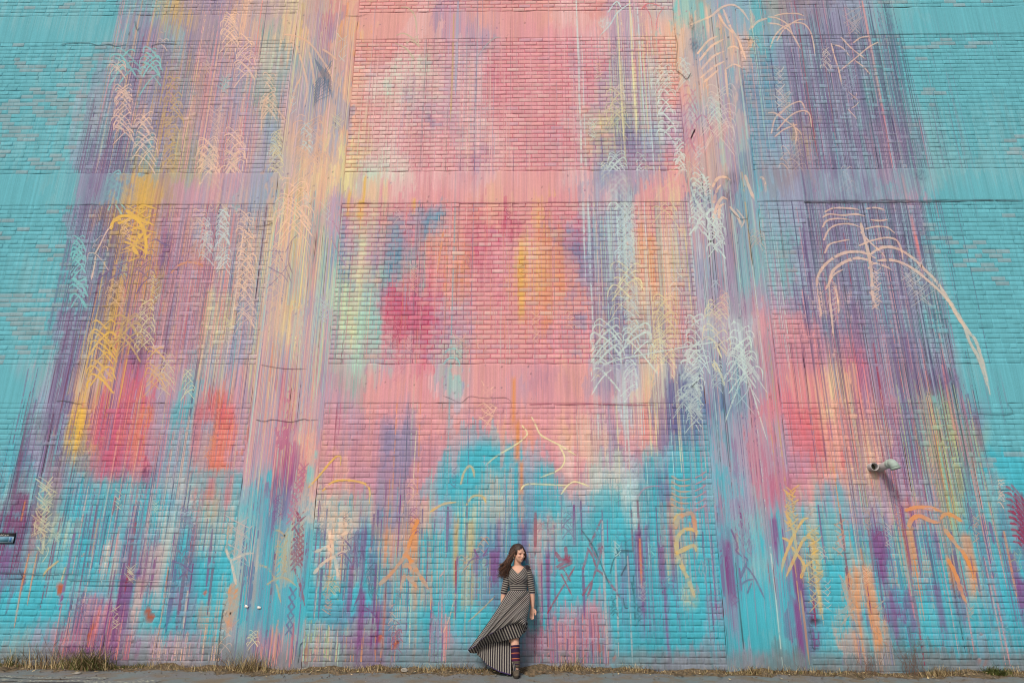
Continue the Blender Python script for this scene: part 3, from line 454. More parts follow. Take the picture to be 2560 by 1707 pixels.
    for (x0,x1,y0,y1,n,cols,hw) in [(230,640,20,850,46,'CCoyTWqCPu',22),(650,860,60,800,22,'oCynW',22),(1480,1760,60,980,50,'iiWjywi',22),(1700,1900,30,950,16,'CoWi',24),(1930,2180,20,420,14,'CnwC',22),(900,1450,450,980,14,'oCUmk',16),(60,640,1080,1600,26,'uCjOVMo',18),(680,1330,1150,1560,34,'OCVumYqo',18),(1340,1900,1180,1560,30,'muVXiOT',18),(1950,2540,1150,1560,30,'OYVmouC',18)]:
        for _ in range(int(n*.45)):
            x,y = r9.uniform(x0,x1), r9.uniform(y0,y1)
            if r9.random()<.5: frond(x,y,y+r9.uniform(20,70),hw*r9.uniform(.5,1.1),r9.integers(2,6),cols[r9.integers(len(cols))],r9.uniform(1.6,2.8),r9.uniform(.35,.65),seed=_)
            else: weave(x,y,y+r9.uniform(20,80),hw*r9.uniform(.4,.9),r9.integers(3,9),cols[r9.integers(len(cols))],r9.uniform(1.5,2.4),r9.uniform(.3,.6),seed=_)
    # lower wall
    for k in range(9):
        y = 1140+k*58; x = 440-k*14
        S(10,'U',4,f"{x-50},{y+70} {x},{y+20} {x+50},{y-30}",.75); S(10,'U',4,f"{x-40},{y-30} {x},{y+20} {x+30},{y+80}",.75)
    for k in range(9):
        y = 10+k*54; x = 400-k*2
        S(14,'m',4.6,f"{x-70},{y+100} {x},{y+20} {x+65},{y-40}",.8,.2); S(14,'m',4.6,f"{x-45},{y-50} {x},{y+30} {x+50},{y+110}",.8,.2)
    S(14,'m',5,"330,330 360,520 410,680 450,860",.8,.2)
    for k in range(5):
        y = 720+k*84; x = 330-k*8
        S(14,'u',4,f"{x-20},{y-40} {x+10},{y+20} {x+40},{y+70}",.75); S(14,'u',3.4,f"{x+45},{y-30} {x+5},{y+20} {x-40},{y+80}",.7)
    for k in range(8): S(14,'q',4,f"{170+k*6},{160+k*50} {220+k*4},{170+k*48} {290},{240+k*46}",.6); S(14,'q',3.4,f"{300-k*4},{140+k*54} {230},{260+k*46} {170},{330+k*44}",.5)
    for s in ["100,660 200,600 290,610 380,680","30,480 110,510 170,600 230,830"]: S(14,'q',4.4,s,.7)
    for s in ["480,1340 580,1230 680,1110 750,1045 778,1060 775,1140","610,1370 700,1290 800,1270 920,1280 1010,1310 1045,1370 1040,1500"]: S(10,'Y',4.6,s,.8,.3)
    for s in ["1880,1310 1910,1200 1960,1140 1995,1180 2005,1260","1600,1560 1720,1490 1850,1470","1930,1500 1990,1420 2080,1420 2120,1500"]: S(10,'Y',5,s,.75)
    BK(10,'T',530,985,570,1060,.9,.1); BK(10,'T',460,1120,550,1290,.85,.1); cloud(790,1260,60,60,'C',.45,23,.45)
    for s in ["1490,60 1430,220 1380,370 1290,510","1380,380 1420,440 1480,540 1600,720","1130,660 1230,570 1330,450","1330,710 1345,640 1370,550","1390,580 1450,650 1495,720","1350,500 1400,480 1450,560"]: S(14,'O',9,s,.8,.25)
    for s in ["530,560 620,460 720,400 870,330","720,400 745,520 760,620","650,300 720,380","690,60 680,200 720,380","540,360 620,330 690,290","720,250 800,200 890,150"]: S(14,'C',6.5,s,.8,.25)
    cloud(850,1310,46,40,'C',.6,24,.5); cloud(850,1350,30,40,'C',.45,25,.5)
    scribble(880,1370,34,60,16,'u',2.6,.75); scribble(925,1450,22,50,18,'X',2.4,.6); scribble(905,1400,22,70,14,'d',2.4,.6)
    for s in ["740,400 800,370 860,440 900,500","900,860 950,740 980,560 1000,400","910,300 930,480 920,640","980,850 1060,910 1110,970","780,220 850,290 880,340"]: S(14,'u',3.6,s,.75)
    scribble(1205,1390,34,30,10,'V',4,.6); S(14,'u',3.4,"1930,510 1980,430 2130,380 2180,350",.7); S(14,'V',4,"2000,330 2060,420 2140,310",.7)
    S(14,'q',2.4,"1950,1000 2080,880 2220,740",.7); S(14,'o',3,"1720,1100 1770,980 1820,800",.6); S(14,'p',3,"1680,600 1740,520",.5); scribble(1400,1330,10,14,1,'w',2,.3)
    # crimson throws
    for s in ["490,310 500,400 500,470","410,500 460,470 540,420","420,440 480,430 550,400","400,360 430,410 480,440","470,510 520,600 545,640","320,930 430,740 540,560 585,480","430,520 560,460","450,560 500,660 550,760"]: S(15,'m',7 if '490' in s or '410' in s else 4,s,.85,.2)
    cloud(1280+505/3.67,1281+430/3.67,12,12,'m',.9,26,.3); scribble(1280+620/3.67,1281+470/3.67,22,30,5,'u',2,.5)
    for s in ["690,320 740,400 770,500","830,300 800,430 770,520 740,620","700,240 740,340 790,440","740,620 690,690 640,770","735,640 720,700 680,790","820,60 760,200 700,330","650,520 680,420 700,330","770,520 850,580 1000,790"]: S(15,'m',5,s,.75,.4)
    scribble(1280+770/3.67,1281+300/3.67,24,60,12,'u',2,.55); cloud(1280+810/3.67,1281+330/3.67,10,14,'m',.7,27,.4)
    for s in ["950,390 990,350 1120,350","960,330 980,400","900,560 930,440 980,370","640,160 760,340 900,680","1000,580 1060,460","1020,780 1040,870 1080,870","1100,640 1120,760"]: S(15,'X',3.4,s,.65,.4)
    scribble(1280+1020/3.67,1281+260/3.67,24,40,10,'u',2,.5)
    for s in ["1505,150 1520,60 1590,15 1660,20 1690,220","1510,370 1520,230 1590,155 1685,165 1690,240","1510,370 1560,345 1670,300 1690,360","1515,370 1550,470 1620,620 1680,780","1500,110 1510,40 1560,0"]: S(15,'O' if '1505' in s else 'Y',9,s,.9,.15)
    cloud(1280+1620/3.67,1281+780/3.67,22,30,'Y',.4,28,.5); scribble(1280+1740/3.67,1281+600/3.67,20,60,10,'r',2.4,.4); scribble(1280+1800/3.67,1281+420/3.67,20,40,6,'m',2.4,.5)
    for k in range(6): S(11,'r',3,f"1680,{1250+k*60} 1740,{1220+k*60} 1790,{1180+k*62}",.55); S(11,'O',3.6,f"1460,{1230+k*52} 1540,{1270+k*52} 1640,{1260+k*56}",.5)
    for s in ["180,690 215,760 260,850 340,900 430,945 520,1000 600,1050","430,945 480,1050 470,1130 400,1190 250,1250","90,765 140,840 90,905 0,965 -140,1050 -250,1140","80,1360 110,1320 170,1305 300,1310 520,1320","450,1400 510,1320 570,1285 640,1300 710,1330"]: S(11,'j',3.4,s,.85,.15)
    cloud(1530,1190,40,30,'w',.45,29,.5); cloud(1575,1180,20,50,'W',.5,30,.5); cloud(1570,1230,20,30,'W',.6,31,.5)
    S(11,'U',3,"1140,1460 1200,1360 1290,1325 1380,1330",.6)
    for s in ["2010,150 2070,300 2060,350 2120,410","2090,580 2160,440 2120,400","2160,500 2230,600 2320,790","2100,660 2160,620 2220,610","2160,740 2200,640","2100,600 2160,470"]: S(15,'u',4,s,.75)
    scribble(1280+2120/3.67,1281+260/3.67,30,50,10,'u',2.2,.5); cloud(1860,1330,36,56,'T',.45,32,.5)
    for s in ["130,230 190,260 230,330 330,480 300,600","370,50 320,70 230,220 150,420 120,560","300,600 340,500 410,440","390,230 330,240 260,380 160,600","160,0 230,160 270,380","320,260 380,200 410,220","170,100 210,60"]: S(16,'Y',6,s,.85,.2)
    weave(1920+210/3.67,1281-60,1281+40,20,12,'Y',3,.75); weave(1920+420/3.67,1281+130/3.67,1281+860/3.67,20,14,'Y',3,.55)
    for s in ["1290,130 1320,60 1390,30 1460,60 1540,90 1600,80","1580,60 1620,15 1680,20 1780,80 1800,110","1620,150 1680,230 1740,310 1800,380 1880,560","1640,410 1720,560 1780,740 1840,860","1260,-20 1370,-50 1500,-40 1620,0"]: S(16,'O',9,s,.85,.2)
    S(16,'p',4,"690,330 660,260 720,200",.5); weave(1920+660/3.67,1281+60/3.67,1281+380/3.67,16,6,'O',3,.6); scribble(1920+740/3.67,1281+760/3.67,14,100,26,'O',4,.6); scribble(1920+1040/3.67,1281+1000/3.67,12,70,16,'O',4,.5)
    for k in range(10):
        y = -260+k*56; x = 2230+k*10
        S(16,'m',5.5,f"{x-70},{y+20} {x-20},{y+30} {x+10},{y+70}",.85,.2); S(16,'m',5,f"{x},{y} {x+60},{y+70} {x+130},{y+170}",.75,.3)
    scribble(1920+2270/3.67,1281+420/3.67,24,40,12,'e',2.6,.5)
    for s in ["1560,640 1600,560 1680,530 1740,540"]: S(12,'t',2.4,s,.6)
    # lower left scratches
    weave(120,1200,1330,26,16,'j',2.4,.65,skew=-20); scribble(105,1340,24,60,22,'j',2.2,.6); scribble(85,1350,20,40,12,'u',2,.5); scribble(460,1390,26,60,16,'M',3.2,.7); S(13,'u',4.4,"1580,440 1680,480 1760,550",.8); S(13,'u',4.4,"1640,610 1720,520 1760,430",.8)
    scribble(575,1350,18,50,12,'O',4,.6); scribble(575,1520,20,70,22,'O',5,.75); cloud(575,1520,18,50,'O',.4,33,.5)
    for s in ["2080,330 2120,430 2250,380 2340,370","2120,430 2170,660","2100,740 2130,640","2150,740 2190,690","2100,400 2070,330"]: S(13,'C' if '330' in s or '430' in s else 'O',5,s,.75)
    weave(600,1300,1400,30,7,'x',3,.55); S(13,'Y',4,"540,440 430,530 390,600",.75); S(13,'Y',3.4,"600,500 560,640",.6); scribble(205,1385,10,8,3,'O',5,.7); cloud(440,1210,40,30,'w',.4,34,.5); cloud(470,1240,30,40,'w',.35,35,.5); cloud(530,1260,22,50,'q',.4,36,.5)
    cloud(215,1110,18,50,'t',.5,37,.4); scribble(215,1130,16,40,12,'z',2,.45); scribble(490,1250,16,40,12,'z',2,.4); cloud(1300,1240,40,120,'u',.25,38,.6)
    # ---------- stains, bare patches, cracks, painted shadow lines --------------------------------------------------
    for (px,py,rx,ry) in [(149,1470,9,12),(147,1484,4,6),(470,1461,6,5),(371,1541,12,13),(369,1518,4,4),(231,1567,5,5),(222,1593,5,7),(164,1552,3,3),(95,1519,4,4),(137,1521,3,3),(195,1521,3,3),(767,1629,11,6),(765,1640,5,5),(948,1598,7,6),(989,1613,6,7),(1498,1620,6,7),(1535,1650,7,7),(1514,1655,5,4),(2458,1657,13,7),(765,1658,4,6),(340,1641,5,4),(512,1482,4,4),(2492,1575,4,4),(2517,1574,4,4),(2452,1586,3,2),(275,1640,5,3)]:
        spot(px,py,rx,ry,'Q',.95,dep=.022)
    spot(2038,1556,14,5,'X',.9,dep=.03); spot(2026,1549,5,4,'X',.8,dep=.03); spot(213,1488,9,3,'X',.6,dep=.02); spot(332,1605,6,3,'X',.6,dep=.02); spot(2110,176,5,3,'X',.8,dep=.02); spot(2320,985,5,2,'X',.6)
    for t,c,s,w,a in [(1,'X',"560,410 700,400 820,400 900,420 1000,410 1080,430 1190,400",3,.6),(1,'X',"1390,430 1440,410 1500,405 1640,410",3,.6),(1,'X',"1190,300 1180,330",3,.6),(10,'X',"0,715 80,730 150,715 260,730 330,735 440,710 480,720 580,715",3,.65),(10,'X',"1720,500 1780,520 1880,560 1960,505 2060,515 2150,520 2290,515 2350,560",2.4,.55),
              (11,'m',"160,575 330,570 500,575 700,570 900,575 1100,580 1330,580",4,.6),(8,'X',"330,290 600,290 900,290 1180,285 1400,288",8.5,.9),(8,'X',"1400,288 1700,280 2000,272 2350,280",6,.75),(6,'m',"1850,300 2000,298 2200,300 2350,300",3.4,.7),(7,'m',"0,300 100,298 250,295 320,300",3.4,.65),(9,'X',"520,545 600,545 680,560 770,580",3,.7),  # under band edges: painted shadow lines, plus the crack at upper right
              (13,'X',"0,557 200,560 400,570 600,565 760,568",3.4,.6),(13,'X',"640,625 900,628 1100,630 1500,635",3,.5),(13,'X',"780,668 1000,668 1300,670 1700,675",3,.5),(13,'X',"180,520 190,560 210,600 80,605",3,.5),(14,'X',"430,1185 405,1220 400,1300 380,1400",3,.6),(13,'X',"2050,880 2020,1100 2000,1300 1990,1420",3,.5),(15,'X',"1885,0 1890,150",3,.5),
              (15,'X',"1960,1040 1975,1200 1960,1380",3,.4),(16,'X',"370,980 400,1160 410,1240 480,1240",3,.5),(12,'X',"1920,660 2230,665 2190,550",2.4,.5),(10,'X',"40,210 200,240 330,250 480,250",2.4,.45),(1,'X',"1240,200 1260,280 1290,250",4,.5),(2,'X',"830,150 960,150 1030,130",2.4,.45),(6,'X',"0,510 60,508 150,480 100,465",3,.5),(3,'X',"2110,360 2180,365 2180,330",3,.6),(4,'X',"0,327 300,325 600,323 1000,320 1400,315 2350,315",2.2,.45),(7,'X',"2010,370 2090,440 2170,440",2.6,.5)]:
        S(t,c,w,s,a,.5,.010)
    r = np.random.default_rng(5)
    for _ in range(420):                       # specks and blow-holes, mostly on the concrete
        t_ = r.random()
        if t_<.5: X = r.uniform(-4,-2.95) if r.random()<.5 else r.uniform(2.65,3.7); Z = r.uniform(3,10.6)
        else: X = r.uniform(-5,5); Z = (r.uniform(9.97,10.54),r.uniform(6.78,7.36),r.uniform(3.53,4.12))[r.integers(3)]
        px,py = project(np.array(X),np.array(0.),np.array(Z)); s = r.uniform(1,2.6)
        spot(float(px),float(py),s,s*r.uniform(.6,1.1),'XUuz'[r.integers(4)],r.uniform(.35,.8),seed=_)
    # the foot of the wall was left unpainted and is stained by soil splash
    h = .16+.16*vnoise(2.2,.5,40)+.10*vnoise(9,.5,41)+.05*vnoise(40,1,42)
    al = np.clip((h-ZZ)/.13,0,1)*.6
    col = LIN['a']*.8+LIN['t']*.2
    global CAN
    CAN = CAN*(1-al[...,None])+(np.tile(col,2)*(.8+.4*vnoise(30,20,43)[...,None]))*al[...,None]
paint()
for R_ in RIB:                              # later coats cover earlier runs
    c1 = CAN[R_[6],R_[5],:3]; d = np.clip((np.abs(c1-R_[4]).max(-1)-.05)*5,0,.92)[:,None]; R_[2] = R_[2]*(1-d)+c1*d
CAN = np.clip(CAN,.012,.82).astype(np.float32)
def sample(F, X, Z):
    i = np.clip((np.asarray(X)-X0c)*RES-.5,0,CW-1.001); j = np.clip((np.asarray(Z)-Z0c)*RES-.5,0,CH-1.001)
    i0=i.astype(int); j0=j.astype(int); fi=i-i0; fj=j-j0
    if F.ndim==3: fi=fi[...,None]; fj=fj[...,None]
    return (F[j0,i0]*(1-fi)+F[j0,i0+1]*fi)*(1-fj)+(F[j0+1,i0]*(1-fi)+F[j0+1,i0+1]*fi)*fj
# =====================================================================================
# helpers
# =====================================================================================
def link(name, me, parent=None, mat=None, label=None, cat=None, group=None, kind=None):
    o = bpy.data.objects.new(name, me); COL.objects.link(o)
    if parent: o.parent = parent
    if mat and me: me.materials.append(mat)
    for k,v in (('label',label),('category',cat),('group',group),('kind',kind)):
        if v: o[k] = v
    return o
def mesh_np(name, V, Fq, cols=None, attrs=None, smooth=True):
    """V (n,3); Fq (m,4) or (m,3) index array"""
    V = np.asarray(V,np.float32); Fq = np.asarray(Fq,np.int32)
    me = bpy.data.meshes.new(name); n, m, k = len(V), len(Fq), Fq.shape[1]
    me.vertices.add(n); me.vertices.foreach_set('co', V.ravel())
    me.loops.add(m*k); me.loops.foreach_set('vertex_index', Fq.ravel())
    me.polygons.add(m); me.polygons.foreach_set('loop_start', np.arange(m,dtype=np.int32)*k)
    if smooth: me.polygons.foreach_set('use_smooth', np.ones(m,bool))
    me.update(calc_edges=True)
    if cols is not None:
        a = me.color_attributes.new('paint','FLOAT_COLOR','POINT')
        a.data.foreach_set('color', np.concatenate([cols[:,:3],np.ones((n,1))],1).astype(np.float32).ravel())
        if cols.shape[1]==6:
            a = me.color_attributes.new('runs','FLOAT_COLOR','POINT'); a.data.foreach_set('color', np.concatenate([cols[:,3:],np.ones((n,1))],1).astype(np.float32).ravel())
    for kk,vv in (attrs or {}).items():
        a = me.attributes.new(kk,'FLOAT','POINT'); a.data.foreach_set('value', np.asarray(vv,np.float32))
    return me
def grid_faces(nu, nv, wrap=False):
    """quads of an (nv rows) x (nu cols) vertex grid"""
    cols = nu if wrap else nu-1
    j, i = np.mgrid[0:nv-1, 0:cols]; i2 = (i+1)%nu
    return np.stack([j*nu+i, j*nu+i2, (j+1)*nu+i2, (j+1)*nu+i], -1).reshape(-1,4)
def nodes_of(name, rough=.8):
    m = bpy.data.materials.new(name); m.use_nodes = True
    nt = m.node_tree; p = nt.nodes['Principled BSDF']; p.inputs['Roughness'].default_value = rough
    p.inputs['Specular IOR Level'].default_value = .25
    return m, nt, p
def N(nt, t, **kw):
    n = nt.nodes.new(t)
    for k,v in kw.items():
        if k.startswith('i_'):
            n.inputs[int(k[2:])].default_value = v
        else: setattr(n,k,v)
    return n
def simple_mat(name, col, rough=.7, noise=.25, scale=40, bump=.2, bscale=None):
    m, nt, p = nodes_of(name, rough)
    geo = N(nt,'ShaderNodeNewGeometry'); no = N(nt,'ShaderNodeTexNoise'); no.inputs['Scale'].default_value = scale; no.inputs['Detail'].default_value = 6
    nt.links.new(geo.outputs['Position'], no.inputs['Vector'])
    mx = N(nt,'ShaderNodeMix', data_type='RGBA'); c = np.array(col)
    mx.inputs[6].default_value = (*(c*(1-noise)),1); mx.inputs[7].default_value = (*np.clip(c*(1+noise),0,1),1)
    nt.links.new(no.outputs[0], mx.inputs[0]); nt.links.new(mx.outputs[2], p.inputs['Base Color'])
    if bump:
        b = N(nt,'ShaderNodeBump'); b.inputs['Strength'].default_value = bump; b.inputs['Distance'].default_value = .004
        nt.links.new(no.outputs[0], b.inputs['Height']); nt.links.new(b.outputs[0], p.inputs['Normal'])
    return m
def attr_mat(name, rough=.8, noise=.2, scale=60, bump=.3, bscale=90, streak=0.0, spec=.2, dist=.003):
    """colour from the painted coat on the vertices, with fine procedural grain and relief"""
    m, nt, p = nodes_of(name, rough); p.inputs['Specular IOR Level'].default_value = spec
    at = N(nt,'ShaderNodeAttribute', attribute_name='paint')
    geo = N(nt,'ShaderNodeNewGeometry'); base_col = at.outputs['Color']
    if streak:
        # fine runs of the second coat: narrow, long, hard-edged
        a2 = N(nt,'ShaderNodeAttribute', attribute_name='runs'); masks = []
        for sx_,sz_,lo_,hi_,amt in ((95,.55,.53,.57,.75),(38,.35,.56,.60,.6),(70,7.,.60,.66,.35)):
            mp = N(nt,'ShaderNodeMapping'); mp.inputs['Scale'].default_value = (sx_,1,sz_); nt.links.new(geo.outputs['Position'], mp.inputs['Vector'])
            n1 = N(nt,'ShaderNodeTexNoise'); n1.inputs['Scale'].default_value = 1.0; n1.inputs['Detail'].default_value = 2; nt.links.new(mp.outputs[0], n1.inputs['Vector'])
            m1 = N(nt,'ShaderNodeMapRange'); m1.inputs[1].default_value=lo_; m1.inputs[2].default_value=hi_; m1.inputs[4].default_value=amt; nt.links.new(n1.outputs[0], m1.inputs[0]); masks.append(m1.outputs[0])
        mm = N(nt,'ShaderNodeMath', operation='MAXIMUM'); nt.links.new(masks[0],mm.inputs[0]); nt.links.new(masks[1],mm.inputs[1])
        m3 = N(nt,'ShaderNodeMath', operation='MAXIMUM'); nt.links.new(mm.outputs[0],m3.inputs[0]); nt.links.new(masks[2],m3.inputs[1])
        mx = N(nt,'ShaderNodeMix', data_type='RGBA'); nt.links.new(m3.outputs[0],mx.inputs[0]); nt.links.new(at.outputs['Color'],mx.inputs[6]); nt.links.new(a2.outputs['Color'],mx.inputs[7]); base_col = mx.outputs[2]
    no = N(nt,'ShaderNodeTexNoise'); no.inputs['Scale'].default_value = scale; no.inputs['Detail'].default_value = 5; no.inputs['Roughness'].default_value = .65
    nt.links.new(geo.outputs['Position'], no.inputs['Vector'])
    mr = N(nt,'ShaderNodeMapRange'); mr.inputs[1].default_value=.25; mr.inputs[2].default_value=.75; mr.inputs[3].default_value=1-noise; mr.inputs[4].default_value=1+noise
    nt.links.new(no.outputs[0], mr.inputs[0]); fac = mr.outputs[0]
    if streak:
        mp = N(nt,'ShaderNodeMapping'); mp.inputs['Scale'].default_value = (120,120,1.3)
        nt.links.new(geo.outputs['Position'], mp.inputs['Vector'])
        n2 = N(nt,'ShaderNodeTexNoise'); n2.inputs['Scale'].default_value = 1.0; n2.inputs['Detail'].default_value = 3
        nt.links.new(mp.outputs[0], n2.inputs['Vector'])
        m2 = N(nt,'ShaderNodeMapRange'); m2.inputs[1].default_value=.3; m2.inputs[2].default_value=.7; m2.inputs[3].default_value=1-streak; m2.inputs[4].default_value=1+streak
        nt.links.new(n2.outputs[0], m2.inputs[0])
        mu = N(nt,'ShaderNodeMath', operation='MULTIPLY'); nt.links.new(fac, mu.inputs[0]); nt.links.new(m2.outputs[0], mu.inputs[1]); fac = mu.outputs[0]
    vm = N(nt,'ShaderNodeVectorMath', operation='SCALE'); nt.links.new(base_col, vm.inputs[0]); nt.links.new(fac, vm.inputs['Scale'])
    nt.links.new(vm.outputs[0], p.inputs['Base Color'])
    nb = N(nt,'ShaderNodeTexNoise'); nb.inputs['Scale'].default_value = bscale; nb.inputs['Detail'].default_value = 6; nb.inputs['Roughness'].default_value=.6
    nt.links.new(geo.outputs['Position'], nb.inputs['Vector'])
    b = N(nt,'ShaderNodeBump'); b.inputs['Strength'].default_value = bump; b.inputs['Distance'].default_value = dist
    nt.links.new(nb.outputs[0], b.inputs['Height']); nt.links.new(b.outputs[0], p.inputs['Normal'])
    return m

# =====================================================================================
# THE WALL
# =====================================================================================
wall = link('painted_wall', None, label='tall brick wall covered in a dripping blue, pink and purple mural', cat='wall')
M_BRICK = attr_mat('painted brick', .82, .10, 130, .55, 160, .06, .2, .004)
M_CONC = attr_mat('painted concrete', .85, .08, 60, .5, 70, .07, .18, .006)
M_MORT = attr_mat('painted mortar', .92, .16, 110, .6, 140, .0, .1, .004)
PIERS = [(-3.99,-2.915),(2.63,3.705)]
BANDS = [(3.527,4.125),(6.78,7.36),(9.97,10.545)]
WX0, WX1, WTOP = -11.6, 11.6, 12.45
XP = [(WX0,PIERS[0][0]),(PIERS[0][1],PIERS[1][0]),(PIERS[1][1],WX1)]
ZP = [(-.06,BANDS[0][0]),(BANDS[0][1],BANDS[1][0]),(BANDS[1][1],BANDS[2][0]),(BANDS[2][1],WTOP)]
COURSE, PITCH = .0757, .210
rb = np.random.default_rng(3)
# blotches where the sprayed blue missed the faces, and roughness of the old masonry
def h2(x, z, s): return np.modf(np.abs(np.sin(x*12.9898*s+z*78.233+s*3.1))*43758.5453)[0]
PATCH = vnoise(.55,.8,60)*.6+vnoise(2.5,3.,61)*.4
LUMP = (vnoise(22,22,62)-.5)*.6+(vnoise(60,60,63)-.5)*.6
ROUGHZ = vnoise(.8,1.3,64)
def rough_amp(X, Z):
    low = np.clip((1.15-Z)/.5,0,1)*(.35+.65*sample(ROUGHZ,X,Z))
    return .0012+.0135*low
bricks = []   # x0, z0, w, h, centre?, shown
for pi,(px0,px1) in enumerate(XP):
    for zi,(pz0,pz1) in enumerate(ZP):
        nC = int(round((pz1-pz0)/COURSE)); ch = (pz1-pz0)/nC
        mid = (pi==1); gx = .0085 if mid and zi>0 else .0025; gz = .0085 if mid else .0045
        if mid and zi==0: gx, gz = .003, .0050
        for r_ in range(nC):
            z0 = pz0+r_*ch; off = (r_%2)*PITCH/2 + rb.normal(0,.004) + (rb.uniform(-.04,.04) if pi!=1 else 0)
            x = px0-off
            while x < px1-.01:
                w = PITCH
                if pi!=1 and rb.random()<.10: w = PITCH/2
                xa, xb = max(x,px0), min(x+w,px1)
                x += w
                if xb-xa < .035: continue
                bricks.append((xa+gx/2, z0+gz/2, xb-xa-gx, ch-gz, 1.0 if mid else 0.0, zi))
bricks = np.array(bricks)
bcx = bricks[:,0]+bricks[:,2]/2; bcz = bricks[:,1]+bricks[:,3]/2
bpx, bpy_ = project(bcx, np.zeros(len(bcx)), bcz)
seen = (bpx>-60)&(bpx<2620)&(bpy_>-60)&(bpy_<1720)
# the bricks that show largest in the picture
dv = np.stack([bcx-CAM[0], np.full(len(bcx),-CAM[1]), bcz-CAM[2]],-1)@RCAM
area = bricks[:,2]*bricks[:,3]/np.abs(dv[:,2])**3
free = seen&(bcz>.26)&(bpx>8)&(bpx<2552)&(bricks[:,2]>.15)&~((bpx>1165)&(bpx<1345)&(bpy_>1350))
order = np.argsort(-np.where(free,area,0)); single = np.zeros(len(bricks),bool); single[order[:300]] = True
jit = np.stack([rb.normal(0,.0012,len(bricks)), rb.normal(0,.0014,len(bricks)), rb.normal(0,.0017,len(bricks)), rb.normal(0,.004,len(bricks)), rb.normal(0,.004,len(bricks))],-1)
tone = rb.normal(1,.045,len(bricks))
def brick_geo(idx, nx, ny=5):
    """front skins of bricks: arris turned back into the joint; (k, nv, 3), colours, faces"""
    b = bricks[idx]; k = len(b); e = .0036
    u = np.linspace(0,1,nx-1); zr = np.linspace(0,1,ny-1)
    xs = np.concatenate([b[:,0:1], b[:,0:1]+e+(b[:,2:3]-2*e)*u[None], b[:,0:1]+b[:,2:3]],1)
    zs = np.concatenate([b[:,1:2], b[:,1:2]+e+(b[:,3:4]-2*e)*zr[None], b[:,1:2]+b[:,3:4]],1)
    X = np.repeat(xs[:,None,:],ny+1,1); Z = np.repeat(zs[:,:,None],nx+1,2)
    edge = np.zeros((ny+1,nx+1),bool); edge[0]=edge[-1]=True; edge[:,0]=edge[:,-1]=True
    corner = np.zeros((ny+1,nx+1)); corner[1,1]=corner[1,-2]=corner[-2,1]=corner[-2,-2]=1
    j = jit[idx]; uu = (X-b[:,0,None,None])/b[:,2,None,None]-.5; vv = (Z-b[:,1,None,None])/b[:,3,None,None]-.5
    amp = rough_amp(X,Z)
    Y = j[:,1,None,None]*.8+uu*j[:,3,None,None]+vv*j[:,4,None,None]*.4 + sample(LUMP,X,Z)*amp + sample(DEP,X,Z) + corner*.0012
    ragged = sample(LUMP,X*1.7+3,Z*1.3)*amp*1.1
    Y = np.where(edge[None], np.where((b[:,4]>.5)&(b[:,5]>0),.0075,.0048)[:,None,None], np.where(sample(DEP,X,Z)>.004, Y, np.minimum(Y,.0012)))
    Xo = X+j[:,0,None,None]+np.where(edge[None],0,ragged); Zo = Z+j[:,2,None,None]+np.where(edge[None],0,ragged*.8)
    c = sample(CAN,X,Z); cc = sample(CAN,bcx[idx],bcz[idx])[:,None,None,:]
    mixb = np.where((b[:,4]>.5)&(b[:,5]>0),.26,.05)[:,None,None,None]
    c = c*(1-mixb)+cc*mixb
    # the middle panels were dabbed brick by brick
    dab = np.stack([LIN[q] for q in 'kSwLKSkn'])[rb.integers(0,8,k)]; wd = (rb.random(k)**2*.42*(b[:,4]>.5)*(b[:,5]>0)*(cc[:,0,0,0]>cc[:,0,0,2]*.9))[:,None,None,None]
    c = c*(1-wd)+np.tile(dab,2)[:,None,None,:]*wd
    # faces the blue coat missed
    blue = (cc[...,2]>cc[...,0]*2.2)
    pt = sample(PATCH,bcx[idx],bcz[idx]); hit = ((rb.random(k)<np.clip((pt-.56)*3.5,0,.6))&(bcz[idx]>2.6)&(np.abs(bcx[idx])>3.6))[:,None,None]&blue
    miss = np.tile(lin((170,158,162)),2)
    c = np.where(hit[...,None], c*.60+miss*.40*(.85+.3*sample(LUMP,X,Z)[...,None]), c)
    c = c*tone[idx][:,None,None,None]
    V = np.stack([Xo,Y,Zo],-1).reshape(k,-1,3)
    return V, np.clip(c,.01,.85).reshape(k,-1,6), grid_faces(nx+1,ny+1)
allV, allC, allF = [], [], []; base = 0
full = bricks[:,2]>.13
for sel,nx,ny in ((seen&full&~single,17,5),(seen&~full&~single,8,5),(~seen,4,3)):
    idx = np.where(sel)[0]
    for s in range(0,len(idx),3000):
        ii = idx[s:s+3000]; V,c,f = brick_geo(ii,nx,ny); nv = V.shape[1]
        F_ = f[None]+ (np.arange(len(ii))*nv)[:,None,None]+base
        allV.append(V.reshape(-1,3)); allC.append(c.reshape(-1,6)); allF.append(F_.reshape(-1,4)); base += nv*len(ii)
me = mesh_np('brickwork', np.concatenate(allV), np.concatenate(allF), np.concatenate(allC))
link('brickwork', me, wall, M_BRICK, kind='stuff')
print('bricks', len(bricks), 'quads', sum(map(len,allF)), time.time()-_t0)
for q in order[:300]:
    V,c,f = brick_geo(np.array([q]),17,5); o0 = np.array([bcx[q],0,bcz[q]])
    me = mesh_np('brick', V[0]-o0, f, c[0]); o = link('brick', me, wall, M_BRICK); o.location = o0
del allV, allC, allF
